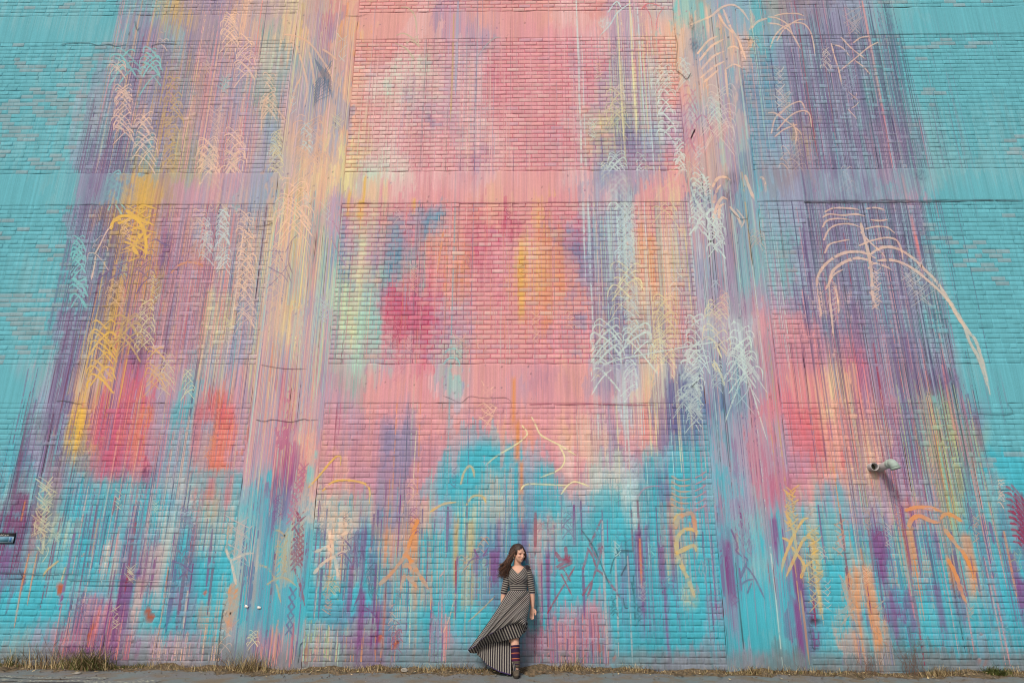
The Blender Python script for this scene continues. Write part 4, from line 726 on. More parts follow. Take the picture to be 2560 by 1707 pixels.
def panel(name, x0,x1,z0,z1,dx,dz,y,edge_back,amp,seed,wav=0.0,tint=1.0,mat=M_CONC):
    nx, nz = max(3,int((x1-x0)/dx)), max(3,int((z1-z0)/dz))
    xs = np.concatenate([[x0],np.linspace(x0+.006,x1-.006,nx),[x1]]); zs = np.concatenate([[z0],np.linspace(z0+.006,z1-.006,nz),[z1]])
    X,Z = np.meshgrid(xs,zs); r = np.random.default_rng(seed)
    ed = np.zeros(X.shape,bool); ed[0]=ed[-1]=True; ed[:,0]=ed[:,-1]=True
    # wavering arrises
    k = np.linspace(x0,x1,max(4,int((x1-x0)/.16))); wl = np.interp(xs,k,r.normal(0,wav,len(k))); wu = np.interp(xs,k,r.normal(0,wav,len(k)))
    t = ((Z-z0)/(z1-z0)); Zo = Z+wl[None]*(1-t)**6+wu[None]*t**6
    kz = np.linspace(z0,z1,max(4,int((z1-z0)/.2))); wsl = np.interp(zs,kz,r.normal(0,wav,len(kz)))[:,None]; wsr = np.interp(zs,kz,r.normal(0,wav,len(kz)))[:,None]
    s = (X-x0)/(x1-x0); Xo = X+wsl*(1-s)**12+wsr*s**12
    Y = y+sample(LUMP,X,Z)*amp+sample(DEP,X,Z)+ (sample(PATCH,X*1.5,Z*1.5)-.5)*amp*2
    Y = np.where(ed,edge_back,Y)
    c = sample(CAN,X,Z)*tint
    me = mesh_np(name, np.stack([Xo,Y,Zo],-1).reshape(-1,3), grid_faces(X.shape[1],X.shape[0]), np.clip(c,.01,.85).reshape(-1,6))
    return link(name, me, wall, mat)
for i,(a,b) in enumerate(PIERS):
    panel('concrete_pier',a,b,-.06,WTOP,.0125,.028,-.0012,.003,.003,20+i,.004)
for i,(a,b) in enumerate(BANDS):
    for j,(xa,xb) in enumerate(XP):
        if j==1: panel('concrete_band',xa+.002,xb-.002,a,b,.0125,.02,(-.003,-.005,-.0015)[i],.004,.003,30+i*3+j,.005)
        else:
            lo, hi = (max(xa,-10.2), xb) if j==0 else (xa, min(xb,10.2))
            panel('concrete_band',xa if j==0 else xa+.002,xb-.002 if j==0 else xb,a,b,.0125 if i<3 else .02,.021,(-.0012,-.005,-.0012)[i],.004,.003,30+i*3+j,.006)
# mortar bed behind the faces
mv, mc, mf = [], [], []; base = 0
for pi,(px0,px1) in enumerate(XP):
    for zi,(pz0,pz1) in enumerate(ZP):
        nC = int(round((pz1-pz0)/COURSE)); ch = (pz1-pz0)/nC
        xs = np.linspace(px0,px1,int((px1-px0)/.04)); zs = pz0+np.arange(nC+1)*ch
        X,Z = np.meshgrid(xs,zs); mid = pi==1 and zi>0
        Y = np.maximum(.0021,(.0032 if mid else .0018)+sample(LUMP,X*1.3,Z*1.1)*(.002 if mid else .0035)+(sample(ROUGHZ,X*1.4,Z*1.2)-.5)*(.001 if mid else .0042))
        c = sample(CAN,X,Z)[...,:3]
        if mid: c = c*np.array([.88,.64,.73])
        else: c = c*(np.array([.93,.92,.94])*(.82+.30*sample(ROUGHZ,X*2.3,Z*2.1)[...,None]))
        mv.append(np.stack([X,Y,Z],-1).reshape(-1,3)); mc.append(c[...,:3].reshape(-1,3)); mf.append(grid_faces(len(xs),len(zs))+base); base += X.size
me = mesh_np('mortar', np.concatenate(mv), np.concatenate(mf), np.clip(np.concatenate(mc),.01,.8)); link('mortar', me, wall, M_MORT)
# runs and tool marks standing proud of the surface; runs break at the joints of the brickwork
JOINTS = [np.array([pz0+k_*(pz1-pz0)/int(round((pz1-pz0)/COURSE)) for k_ in range(int(round((pz1-pz0)/COURSE))+1)]) for pz0,pz1 in ZP]
JZ = np.sort(np.concatenate(JOINTS))
def on_brick(x, z):
    if any(a<=x<=b_ for a,b_ in PIERS): return False
    return not any(a<=z<=b_ for a,b_ in BANDS)
rr = np.random.default_rng(99); perm = rr.permutation(len(RIB)); rv, rc, rf = [], [], []; base = 0
for q_,(pts,hw,cl,gaps,_c,_i,_j,deep) in enumerate(RIB):
    n_ = len(pts)
    if n_<2: continue
    P = np.stack([X0c+pts[:,0]/RES, Z0c+pts[:,1]/RES],1); h_ = hw/RES; y_ = -.0010-1.2e-5*(perm[q_]%110)-(.0066 if deep else .0012 if gaps is not None else 0)
    if gaps is None:                        # a falling run
        zt, zb_ = P[0,1], P[-1,1]; zz = P[::-1,1]
        js = JZ[(JZ>zb_)&(JZ<zt)]
        js = [z for z in js if on_brick(P[0,0],z-.01) or on_brick(P[0,0],z+.01)]
        cuts = np.concatenate([[zb_],js,[zt]]); a_ = cuts[:-1]+.0026; b_ = cuts[1:]-.0026; kp = b_-a_>.006; a_, b_ = a_[kp], b_[kp]
        # long pieces on the concrete are cut finer so that colour and width follow
        A2,B2 = [],[]
        for u_,w_ in zip(a_,b_):
            m_ = max(1,int((w_-u_)/.14)); e_ = np.linspace(u_,w_,m_+1); A2 += list(e_[:-1]); B2 += list(e_[1:])
        if not A2: continue
        a_, b_ = np.array(A2), np.array(B2); k_ = len(a_)
        def at_(z,F_): return np.interp(z,zz,F_[::-1])
        xa,xb,ha,hb = at_(a_,P[:,0]),at_(b_,P[:,0]),at_(a_,h_),at_(b_,h_)
        V_ = np.stack([np.stack([xa-ha,np.full(k_,y_),a_],-1),np.stack([xa+ha,np.full(k_,y_),a_],-1),np.stack([xb+hb,np.full(k_,y_),b_],-1),np.stack([xb-hb,np.full(k_,y_),b_],-1)],1)
        C_ = np.stack([np.stack([at_(z,cl[:,c_]) for c_ in range(3)],-1) for z in (a_,a_,b_,b_)],1)
        rv.append(V_.reshape(-1,3)); rc.append(C_.reshape(-1,3)); rf.append(np.arange(4*k_).reshape(-1,4)+base); base += 4*k_
        continue
    T_ = np.gradient(P,axis=0); T_ /= np.linalg.norm(T_,axis=1,keepdims=True)+1e-9
    Nn = np.stack([-T_[:,1],T_[:,0]],1); A_, B_ = P+Nn*h_[:,None], P-Nn*h_[:,None]; yy = np.full(n_,y_)
    rv.append(np.stack([np.stack([A_[:,0],yy,A_[:,1]],-1),np.stack([B_[:,0],yy,B_[:,1]],-1)],1).reshape(-1,3))
    rc.append(np.repeat(cl,2,0)); k_ = np.arange(n_-1); k_ = k_[~gaps[:-1]]
    rf.append(np.stack([2*k_,2*k_+1,2*k_+3,2*k_+2],-1)+base); base += 2*n_
M_RUN = attr_mat('paint runs',.7,.08,120,.3,160,0,.25)
rv = np.concatenate(rv); ok = (rv[:,2]>.02).reshape(-1)
rf = np.concatenate(rf); rf = rf[ok[rf].all(1)]
link('paint_runs', mesh_np('paint_runs', rv, rf, np.clip(np.concatenate(rc),.01,.85)), wall, M_RUN, kind='stuff'); print('runs',len(RIB),len(rf))
# the masonry behind, with a coping
M_CORE = simple_mat('old brick core',(.30,.17,.12),.9,.3,12,.4)
M_COPE = simple_mat('weathered coping',(.36,.36,.35),.9,.25,10,.4)
def box_np(x0,x1,y0,y1,z0,z1):
    V = [(x,y,z) for x in (x0,x1) for y in (y0,y1) for z in (z0,z1)]
    return V, [(0,1,3,2),(4,6,7,5),(0,4,5,1),(2,3,7,6),(0,2,6,4),(1,5,7,3)]
V,f = box_np(WX0-.15,WX1+.15,.0165,6.0,-.3,WTOP+.05); link('masonry_core', mesh_np('masonry_core',V,f,smooth=False), wall, M_CORE)
V,f = box_np(WX0-.2,WX1+.2,-.06,.5,WTOP+.052,WTOP+.2); link('coping', mesh_np('coping',V,f,smooth=False), wall, M_COPE)
print('wall', time.time()-_t0)

# =====================================================================================
# GROUND
# =====================================================================================
def gz(x, y):
    return .012*np.sin(x*.9+1)+.008*np.sin(x*2.3+y*1.7)+.004*np.sin(x*6.1+y*4.)
xs = np.concatenate([[-220,-80,-40,-20],np.linspace(-13,13,261),[20,40,80,220]]); ys = np.concatenate([[-220,-80,-40,-20,-12],np.linspace(-6,-1.6,12),np.linspace(-1.5,.0,31),[.03]])
X,Y = np.meshgrid(xs,ys); Zg = np.where((np.abs(X)<14)&(Y>-7), gz(X,Y), 0)-.004
M_ASPH, nt, p = nodes_of('worn asphalt with overspray', .92)
geo = N(nt,'ShaderNodeNewGeometry')
def noise(sc, det=6, rough=.6, vec=None):
    n = N(nt,'ShaderNodeTexNoise'); n.inputs['Scale'].default_value=sc; n.inputs['Detail'].default_value=det; n.inputs['Roughness'].default_value=rough
    nt.links.new(vec or geo.outputs['Position'], n.inputs['Vector']); return n.outputs[0]
def ramp(src, a, b):
    m = N(nt,'ShaderNodeMapRange'); m.inputs[1].default_value=a; m.inputs[2].default_value=b; nt.links.new(src,m.inputs[0]); return m.outputs[0]
def mix(fac, a, b):
    m = N(nt,'ShaderNodeMix', data_type='RGBA'); nt.links.new(fac,m.inputs[0])
    for s,v in ((6,a),(7,b)):
        if isinstance(v,tuple): m.inputs[s].default_value=(*v,1)
        else: nt.links.new(v,m.inputs[s])
    return m.outputs[2]
c1 = mix(ramp(noise(90),.3,.7),(.125,.122,.125),(.27,.265,.26))
c1 = mix(ramp(noise(1.4,4),.42,.62),c1,(.175,.215,.215))
c1 = mix(ramp(noise(3.1,5),.48,.62),c1,(.20,.165,.12))
c1 = mix(ramp(noise(14,3),.66,.72),c1,(.35,.33,.29))
nt.links.new(c1,p.inputs['Base Color'])
b = N(nt,'ShaderNodeBump'); b.inputs['Strength'].default_value=.8; b.inputs['Distance'].default_value=.006; nt.links.new(noise(120,5),b.inputs['Height']); nt.links.new(b.outputs[0],p.inputs['Normal'])
link('ground', mesh_np('ground', np.stack([X,Y,Zg],-1).reshape(-1,3), grid_faces(len(xs),len(ys))), None, M_ASPH, kind='structure', label='grey asphalt speckled with paint overspray')
# soil and litter banked against the foot of the wall
xs = np.linspace(-12,12,1201); rs = np.random.default_rng(8)
kx = np.linspace(-12,12,160); edge = np.interp(xs,kx,np.clip(rs.normal(.25,.09,160),.07,.48)); hgt = np.interp(xs,kx,np.clip(rs.normal(.035,.016,160),.008,.08))
vv = np.linspace(0,1,12); X = np.repeat(xs[None],12,0); Y = .02-(edge[None]+.02)*vv[:,None]
Z = gz(X,Y)+hgt[None]*(1-vv[:,None])**1.3*(1+.3*np.sin(X*9))+rs.normal(0,.003,X.shape)-.006*vv[:,None]
sc_ = np.where(rs.random(X.shape)[...,None]<.35,np.array(lin((132,112,86))),np.array(lin((104,92,74))))*rs.uniform(.7,1.3,X.shape)[...,None]
M_SOIL = attr_mat('dry soil and litter',.95,.35,90,.9,110,0,.1,.01)
link('soil_strip', mesh_np('soil_strip', np.stack([X,Y,Z],-1).reshape(-1,3), grid_faces(1201,12), sc_.reshape(-1,3)), None, M_SOIL, kind='structure')
# worn line of pale paint on the asphalt at the left
M_LINE, nt, p = nodes_of('worn pale yellow line paint', .9); geo = N(nt,'ShaderNodeNewGeometry')
nt.links.new(mix(ramp(noise(26,6,.7),.34,.50),(.48,.49,.36),(.17,.18,.18)),p.inputs['Base Color'])
q0 = at_y(20,1699); 
def line_sheet(xa,xb,ya,yb):
    xs = np.linspace(xa,xb,60); r = np.random.default_rng(int(abs(xa*100)))
    top = ya+np.interp(xs,np.linspace(xa,xb,14),r.normal(0,.012,14)); bot = yb+np.interp(xs,np.linspace(xa,xb,14),r.normal(0,.012,14))
    V = np.concatenate([np.stack([xs,bot,gz(xs,bot)+.002],-1),np.stack([xs,top,gz(xs,top)+.002],-1)])
    return mesh_np('painted_line',V,grid_faces(60,2))
link('painted_line', line_sheet(-6.55,-5.05,-.66,-.80), None, M_LINE, kind='structure'); link('painted_line', line_sheet(-6.3,-4.3,-.88,-1.0), None, M_LINE, kind='structure')

# =====================================================================================
# GRASS AND WEEDS
# =====================================================================================
M_GRASS = attr_mat('dry and green blades',.75,.18,60,.1,60,0,.25)
STRAW = np.array(lin((206,182,132))); BROWN = np.array(lin((110,86,60))); OLIVE = np.array(lin((98,104,50))); GREEN = np.array(lin((72,96,44)))
def blades(cx, cy, n, h, spread, green, seed, lean=.6, w=.0035, spread_y=None, base_z=None):
    """n bent tapering blades; returns verts, faces(4), colours"""
    r = np.random.default_rng(seed)
    x = cx+r.normal(0,1,n)*spread; y = cy+r.normal(0,1,n)*(spread_y if spread_y is not None else spread*.5); y = np.minimum(y,-.012)
    z = gz(x,y)+.0
    L = h*r.uniform(.2,1.1,n)**1.0; az = np.where(r.random(n)<.5,0,np.pi)+r.normal(0,.7,n); ln = r.uniform(.15,1,n)**.8*lean*1.5
    dx, dy = np.cos(az), np.sin(az); dy = np.where(dy>0,dy*.25,dy)
    ww = w*1.35*r.uniform(.5,1.3,n)
    t = np.array([0,.35,.7,1.0]); V = np.zeros((n,8,3)); sx, sy = -np.sin(az), np.cos(az)
    for k,tt in enumerate(t):
        hx = L*ln*.75*tt**1.4; hz_ = np.maximum(L*(tt-.42*ln*tt**2.0),.004)
        px_, py_, pz_ = x+dx*hx, np.minimum(y+dy*hx,-.006), z+hz_
        wd = ww*(1-tt*.85)
        V[:,2*k,:] = np.stack([px_-sx*wd-.0*wd,py_-sy*wd*.3,pz_],-1); V[:,2*k+1,:] = np.stack([px_+sx*wd+wd*.6,py_+sy*wd*.3,pz_],-1)
    f = np.array([[0,1,3,2],[2,3,5,4],[4,5,7,6]])
    F_ = (f[None]+(np.arange(n)*8)[:,None,None]).reshape(-1,4)
    g = r.random(n)<green
    c = np.where(g[:,None], OLIVE*(1-r.random(n)[:,None]*.5)+GREEN*r.random(n)[:,None]*.5, np.where(r.random(n)[:,None]<.55,STRAW,BROWN))*r.uniform(.65,1.15,n)[:,None]
    return V.reshape(-1,3), F_, np.repeat(c,8,0)
def tuft_mesh(name, parts):
    vs_, fs_, cs_, b_ = [],[],[],0
    for V,F_,c in parts: vs_.append(V); fs_.append(F_+b_); cs_.append(c); b_ += len(V)
    return np.concatenate(vs_), np.concatenate(fs_), np.concatenate(cs_)
def gx_(px, dist=.12): return at_y(px,1684,-dist)[0]
# the low fringe nobody could count
low = []
rs = np.random.default_rng(21)
for px,h,n,gr,sp in [(20,.26,200,.5,.11),(80,.32,120,.1,.16),(130,.30,110,.05,.13),(170,.18,100,.2,.12),(300,.08,120,.6,.14),(345,.08,140,.7,.1),(390,.12,110,.05,.12),(430,.10,90,.1,.1),(490,.09,90,.1,.14),(540,.10,110,.1,.12),(700,.08,120,.1,.16),(780,.07,120,.05,.16),(860,.08,120,.1,.14),(930,.12,170,.05,.16),(985,.10,110,.2,.12),
        (1080,.13,200,.03,.16),(1140,.14,190,.03,.14),(1190,.09,80,.05,.10),(1340,.06,60,.2,.1),(1400,.09,110,.03,.12),(1480,.10,110,.03,.12),(1580,.12,170,.03,.12),(1640,.06,70,.05,.15),(1740,.07,110,.05,.16),(1800,.10,110,.05,.12),(1930,.10,140,.2,.14),(2000,.12,170,.1,.18),(2070,.10,130,.1,.14),(2140,.08,90,.05,.14),(2380,.12,150,.05,.14),(2440,.09,110,.1,.12),(2540,.12,120,.05,.10)]:
    low.append(blades(gx_(px),-.07,n,h*1.15,sp,gr,px,.75,.0032,.05))
for k in range(120):
    x = rs.uniform(-9.5,9.5); low.append(blades(x,-.12,30,rs.uniform(.03,.11),.18,rs.choice([.05,.3]),1000+k,.95,.003,.06))
V,F_,c = tuft_mesh('g',low); link('dry_grass', mesh_np('dry_grass',V,F_,c), None, M_GRASS, kind='stuff', label='low fringe of dry straw-coloured grass along the foot of the wall')
def tussock(name, px, dist, parts, label):
    x0 = gx_(px,dist); V,F_,c = tuft_mesh(name,[blades(x0+dx,-dist+dy,n,h,sp,gr,px+i,ln,w,sy) for i,(dx,dy,n,h,sp,gr,ln,w,sy) in enumerate(parts)])
    o0 = np.array([x0,-dist,0]); o = link(name, mesh_np(name,V-o0,F_,c), None, M_GRASS, label=label, cat='grass'); o.location = o0
    return o
tussock('grass_tussock',222,.15,[(-.05,0,520,.42,.15,.5,1.0,.0044,.06),(.12,-.03,200,.32,.12,.3,1.25,.004,.05),(-.12,0,120,.28,.1,.2,.8,.0035,.05)],'large olive and straw grass tussock arching over at the left end of the wall')
tussock('grass_tussock',618,.12,[(0,0,420,.27,.13,.12,.85,.0036,.05),(.05,0,120,.34,.08,.05,.55,.003,.04)],'brown grass tussock under the two white paper tags')
tussock('grass_tuft',1425,.10,[(0,0,240,.17,.10,.02,.8,.0032,.04),(0,0,60,.25,.06,.0,.4,.0026,.03)],'pale straw tuft just right of the person, below the crimson drips')
tussock('grass_tuft',1880,.10,[(0,0,320,.16,.075,.06,.9,.0034,.035)],'straw tuft at the foot of the right-hand concrete pier')
tussock('green_weed',2490,.10,[(0,0,360,.15,.07,1.0,1.0,.006,.04)],'small dark green weed near the right edge')
tussock('grass_tuft',2345,.10,[(0,0,240,.18,.08,.02,.8,.0034,.04)],'sandy tuft where the long crimson drip reaches the ground')
# bare twiggy weeds
M_TWIG = simple_mat('dry twig',(.17,.10,.075),.85,.3,60,.2)
def tube_np(P, R, k=5):
    P = np.asarray(P,float); R = np.broadcast_to(np.asarray(R,float),(len(P),)); n = len(P)
    Tn = np.gradient(P,axis=0); Tn /= np.linalg.norm(Tn,axis=1,keepdims=True)+1e-9
    up = np.array([0,1,0.]) if abs(Tn[0,1])<.9 else np.array([1.,0,0])
    V = []
    for i in range(n):
        a = np.cross(Tn[i],up); a /= np.linalg.norm(a)+1e-9; b_ = np.cross(a,Tn[i]); up = b_
        th = np.arange(k)*2*np.pi/k
        V.append(P[i]+R[i]*(np.cos(th)[:,None]*a+np.sin(th)[:,None]*b_))
    return np.concatenate(V), grid_faces(k,n,True)
def joined(parts):
    vs_, fs_, b_ = [],[],0
    for V,F_ in parts: vs_.append(np.asarray(V)); fs_.append(np.asarray(F_)+b_); b_ += len(V)
    return np.concatenate(vs_), np.concatenate(fs_)
def twig_weed(px, n, h, sp, seed, label):
    r = np.random.default_rng(seed); x0 = gx_(px,.08); parts = []
    for k in range(n):
        x = r.normal(0,sp); hh = h*r.uniform(.5,1.1); lx = r.normal(0,.3)
        P = [(x+lx*hh*t**1.5+.012*np.sin(t*7+k), -.0+r.normal(0,.004)-.04*r.random()*t, hh*t) for t in np.linspace(0,1,7)]
        parts.append(tube_np(P,np.linspace(.0028,.0010,7),4))
        for m in range(3):
            i = r.integers(2,6); a = np.array(P[i]); d = np.array([r.normal(0,1)*.5,-.2*r.random(),r.uniform(.3,1)])*hh*.35
            parts.append(tube_np([a,a+d*.5+[0,0,.01],a+d],[.0016,.0012,.0007],4))
    V,F_ = joined(parts); o = link('twiggy_weed', mesh_np('twiggy_weed',V,F_), None, M_TWIG, label=label, cat='weed'); o.location = (x0,-.08,0)
twig_weed(2180,12,.26,.12,1,'dead twiggy weed under the orange drips at the right'); twig_weed(2290,16,.38,.10,2,'tallest dead twiggy weed, with upright brown stems, right of the orange drips'); twig_weed(120,12,.40,.12,3,'dead brown weed stalks beside the left tussock'); twig_weed(545,8,.22,.06,4,'thin bare twigs between the left pier and the brown tussock')
# rubble
M_STONE = simple_mat('pale rubble',(.33,.31,.27),.9,.25,30,.5)
def stone_mesh(name, sx,sy,sz, seed):
    bm = bmesh.new(); bmesh.ops.create_icosphere(bm,subdivisions=2,radius=1); r = np.random.default_rng(seed)
    for v in bm.verts:
        k = 1+r.normal(0,.10); v.co = Vector((v.co.x*sx*k,v.co.y*sy*k,v.co.z*sz*k))
    me = bpy.data.meshes.new(name); bm.to_mesh(me); bm.free(); return me
pt = at_y(1010,1680,-.20); o = link('stone', stone_mesh('stone',.045,.035,.028,1), None, M_STONE, label='pale fist-sized stone in the litter at the foot of the purple and blue drips', cat='stone'); o.location=(pt[0],-.20,.03)
pt = at_y(196,1693,-.42); o = link('stone', stone_mesh('stone',.05,.035,.012,2), None, M_STONE, label='flat whitish chip on the asphalt below the large left tussock', cat='stone'); o.location=(pt[0],-.46,.012)
parts = []; rs = np.random.default_rng(31)
bm = bmesh.new(); bmesh.ops.create_icosphere(bm,subdivisions=1,radius=1); iv = np.array([v.co[:] for v in bm.verts]); iff = np.array([[v.index for v in f_.verts] for f_ in bm.faces]); bm.free()
for k in range(520):
    x = rs.uniform(-8.5,8.5); y = -abs(rs.normal(.30,.22))-.03; s = rs.uniform(.004,.013)*(1.6 if rs.random()<.06 else 1)
    parts.append((iv*s*rs.uniform(.6,1.3,3)*[1,1,.6]+[x,y,float(gz(x,y))+s*.3+.004],iff))
V,F_ = joined(parts); link('gravel', mesh_np('gravel',V,F_,smooth=False), None, simple_mat('grey grit',(.19,.175,.15),.95,.5,25,.3), kind='stuff')
# fallen leaves and chips of paint, each a curled quad
lp = []
for k in range(700):
    x = rs.uniform(-9,9); y = -abs(rs.normal(.18,.14))-.02; s = rs.uniform(.008,.022); a = rs.uniform(0,6.28); z = float(gz(x,y))+.03*np.exp(-abs(y)*9)+.006+rs.random()*.012
    d = np.array([np.cos(a),np.sin(a)])*s; e_ = np.array([-np.sin(a),np.cos(a)])*s*.55
    lp.append((np.array([[x-d[0]-e_[0],y-d[1]-e_[1],z],[x+d[0]-e_[0],y+d[1]-e_[1],z+.006],[x+d[0]+e_[0],y+d[1]+e_[1],z+.009],[x-d[0]+e_[0],y-d[1]+e_[1],z+.002]]),np.array([[0,1,2,3]])))
V,F_ = joined(lp); cl = np.repeat(np.where(rs.random(700)[:,None]<.7,BROWN,STRAW)*rs.uniform(.6,1.3,700)[:,None],4,0)
V[:,1] = np.minimum(V[:,1],-.004)
link('leaf_litter', mesh_np('leaf_litter',V,F_,cl), None, M_GRASS, kind='stuff')

# =====================================================================================
# PIPES, PLAQUE, TAGS
# =====================================================================================
M_PVC = simple_mat('dusty grey plastic pipe',(.45,.43,.43),.55,.12,30,.1)
M_PVCM = simple_mat('mint oversprayed plastic',(.33,.42,.38),.6,.16,26,.15)
M_DARKIN = simple_mat('dark pipe bore',(.06,.062,.04),.9,.4,40,.3)  # dark olive discs set across the inside of both pipes
def frame(d):
    d = np.array(d,float); d/=np.linalg.norm(d); a = np.cross(d,[0,0,1.]); a/=np.linalg.norm(a); return d,a,np.cross(a,d)
def hollow(path, ro, ri, k=24, lip=None):
    """open-ended pipe: outer skin, rim, bore"""
    path = [np.array(q,float) for q in path]; n = len(path); rings=[]
    Tn = np.gradient(np.array(path),axis=0); up = None
    def ring(i,r,wob=0):
        nonlocal up
        d = Tn[i]/np.linalg.norm(Tn[i])
        a = np.cross(d,[1.,0,0]) if abs(d[0])<.9 else np.cross(d,[0,0,1.]); a/=np.linalg.norm(a); b_ = np.cross(d,a)
        th = np.arange(k)*2*np.pi/k
        off = np.zeros(k)
        if lip is not None and i==n-1: off = lip*np.clip(np.cos(th*1.0),0,1)**2*(1+.4*np.sin(th*5))
        return path[i]+r*(np.cos(th)[:,None]*a+np.sin(th)[:,None]*b_)-off[:,None]*d
    for i in range(n): rings.append(ring(i,ro))
    for i in range(n-1,-1,-1): rings.append(ring(i,ri))
    return np.concatenate(rings), grid_faces(k,2*n,True)
ps = at_y(2177,1168); stub = link('pipe_stub', None, label='short open pipe stub poking out of the wall beside the elbow pipe', cat='pipe'); stub.location = (ps[0],0,ps[2])
V,f = hollow([(0,.015,0),(0,-.04,0),(-.002,-.085,0),(-.004,-.125,-.002)],.055,.049,28,.022); link('tube', mesh_np('tube',V,f), stub, M_PVC)
V,f = tube_np([(0,-.02,0),(0,-.024,0)],[.0495,.001],24); link('bore', mesh_np('bore',V,f), stub, M_DARKIN)
pe = at_y(2197,1171); elb = link('elbow_pipe', None, label='grey drain pipe sticking out of the wall with a mint elbow turned down', cat='pipe'); elb.location = (pe[0],0,pe[2])
A = np.array([0,.015,0.]); Bp = np.array([.006,-.30,.034]); dirp = (Bp-A)/np.linalg.norm(Bp-A)
V,f = hollow([A,A+(Bp-A)*.5,Bp],.052,.047,28); link('tube', mesh_np('tube',V,f), elb, M_PVC)
V,f = hollow([Bp-dirp*.035,Bp-dirp*.01,Bp+dirp*.02],.0595,.0525,28); link('collar', mesh_np('collar',V,f), elb, M_PVCM)
dn = np.array([.22,-.10,-1.]); dn/=np.linalg.norm(dn); arc=[]; c0 = Bp+dirp*.02
for t_ in np.linspace(0,1,9): 
    a_ = t_*np.pi/2; arc.append(c0+dirp*.056*np.sin(a_)+dn*.056*(1-np.cos(a_)))
V,f = hollow(arc+[arc[-1]+dn*.012],.057,.051,28); el = link('elbow', mesh_np('elbow',V,f), elb, M_PVCM)
V,f = hollow([arc[-1]+dn*.012,arc[-1]+dn*.02,arc[-1]+dn*.040],.0635,.051,28); link('socket', mesh_np('socket',V,f), elb, M_PVCM)
V,f = tube_np([arc[-1]+dn*.015,arc[-1]+dn*.012],[.0505,.001],24); link('bore', mesh_np('bore',V,f), elb, M_DARKIN)
# plaque, cut by the left edge of the picture
pa = at_y(40,1332); pb = at_y(36,1358); sw, sh = .34, pa[2]-pb[2]; sx1 = (pa[0]+pb[0])/2
M_BLK = simple_mat('black plaque enamel',(.016,.015,.018),.45,.2,30,0); M_PRN = simple_mat('printed blue panel',(.10,.26,.36),.5,.18,14,0); M_PRN2 = simple_mat('printed deep blue block',(.07,.20,.42),.5,.15,18,0); M_WHT = simple_mat('white print',(.62,.60,.55),.6,.1,30,0); M_PBL = simple_mat('printed pale blue edge',(.30,.46,.58),.5,.1,20,0)
plq = link('wall_plaque', None, label='small black plaque with white heading and blue panel at the left edge', cat='sign'); plq.location = (sx1-sw/2,-.012,(pa[2]+pb[2])/2)
def slab(name, x0,x1,z0,z1,y0,y1,mat,parent): V,f = box_np(x0,x1,y0,y1,z0,z1); return link(name, mesh_np(name,V,f,smooth=False), parent, mat)
slab('backplate',-sw/2,sw/2,-sh/2,sh/2,-.004,.012,M_BLK,plq)
slab('picture_panel',-sw/2+.005,sw/2-.007,-sh/2+.006,sh*.17,-.0065,-.004,M_PBL,plq); slab('print_block',-sw/2+.02,sw/2-.075,-sh/2+.022,sh*.12,-.0085,-.0065,M_PRN,plq); slab('print_block',sw/2-.062,sw/2-.034,-sh/2+.022,sh*.10,-.0085,-.0065,M_PRN2,plq)
rs = np.random.default_rng(4); x = -sw/2+.02; lets=[]
while x < sw/2-.085:                       # the heading is too small to read: upright and round strokes of one line of lettering
    w_ = rs.choice([.006,.009,.011]); hh = rs.choice([.011,.011,.016])
    lets.append(box_np(x,x+.0028,-.0062,-.004,sh*.27,sh*.27+hh)); lets.append(box_np(x+.0034,x+w_,-.0060,-.004,sh*.27+rs.choice([0,.008]),sh*.27+rs.choice([.009,.011])))
    x += w_+(.004 if rs.random()<.85 else .012)
V,f = joined(lets); link('lettering', mesh_np('lettering',V,f,smooth=False), plq, M_WHT)
M_PAPER = simple_mat('white paper tag',(.78,.77,.74),.8,.05,40,.05)
for px,py,rot,lab in ((617,1515,-.42,'white paper tag stuck on the wall, left one of two, tilted'),(648.5,1518,-.16,'white paper tag stuck on the wall, right one of two, nearly level')):
    q = at_y(px,py); V,f = box_np(-.024,.024,-.0016,.0,-.016,.016); V = np.array(V); V[:,1] -= .006*(V[:,0]>0)*(V[:,2]>0)
    o = link('paper_tag', mesh_np('paper_tag',V,f,smooth=False), None, M_PAPER, label=lab, cat='tag', group='paper tags on the wall'); o.location=(q[0],-.010,q[2]); o.rotation_euler=(0,-rot,0)
print('props', time.time()-_t0)
# =====================================================================================
# THE PERSON leaning on the wall
# =====================================================================================
def Cq(cx, cy, y):                         # survey of the figure: enlarged crop coordinates and distance from the wall
    return np.array(at_y(1150+cx/4.2727, 1340+cy/4.2727, y))
SKIN = np.array(lin((214,164,140))); 
def ell(c, r, rot=None, nu=20, nv=14):
    th = np.linspace(0,2*np.pi,nu,endpoint=False); ph = np.linspace(.02,np.pi-.02,nv)
    P = np.stack([np.sin(ph)[:,None]*np.cos(th),np.sin(ph)[:,None]*np.sin(th),np.repeat(np.cos(ph)[:,None],nu,1)],-1).reshape(-1,3)*r
    if rot is not None: P = P@np.array(rot).T
    f = grid_faces(nu,nv,True); n = len(P)
    caps = np.array([[0,0,0,0]])[:0]
    V = np.concatenate([P,[P[:nu].mean(0)],[P[-nu:].mean(0)]])+c
    tri = [[n,(i+1)%nu,i,i] for i in range(nu)]+[[n+1,n-nu+i,n-nu+(i+1)%nu,n-nu+(i+1)%nu] for i in range(nu)]
    return V, f, tri
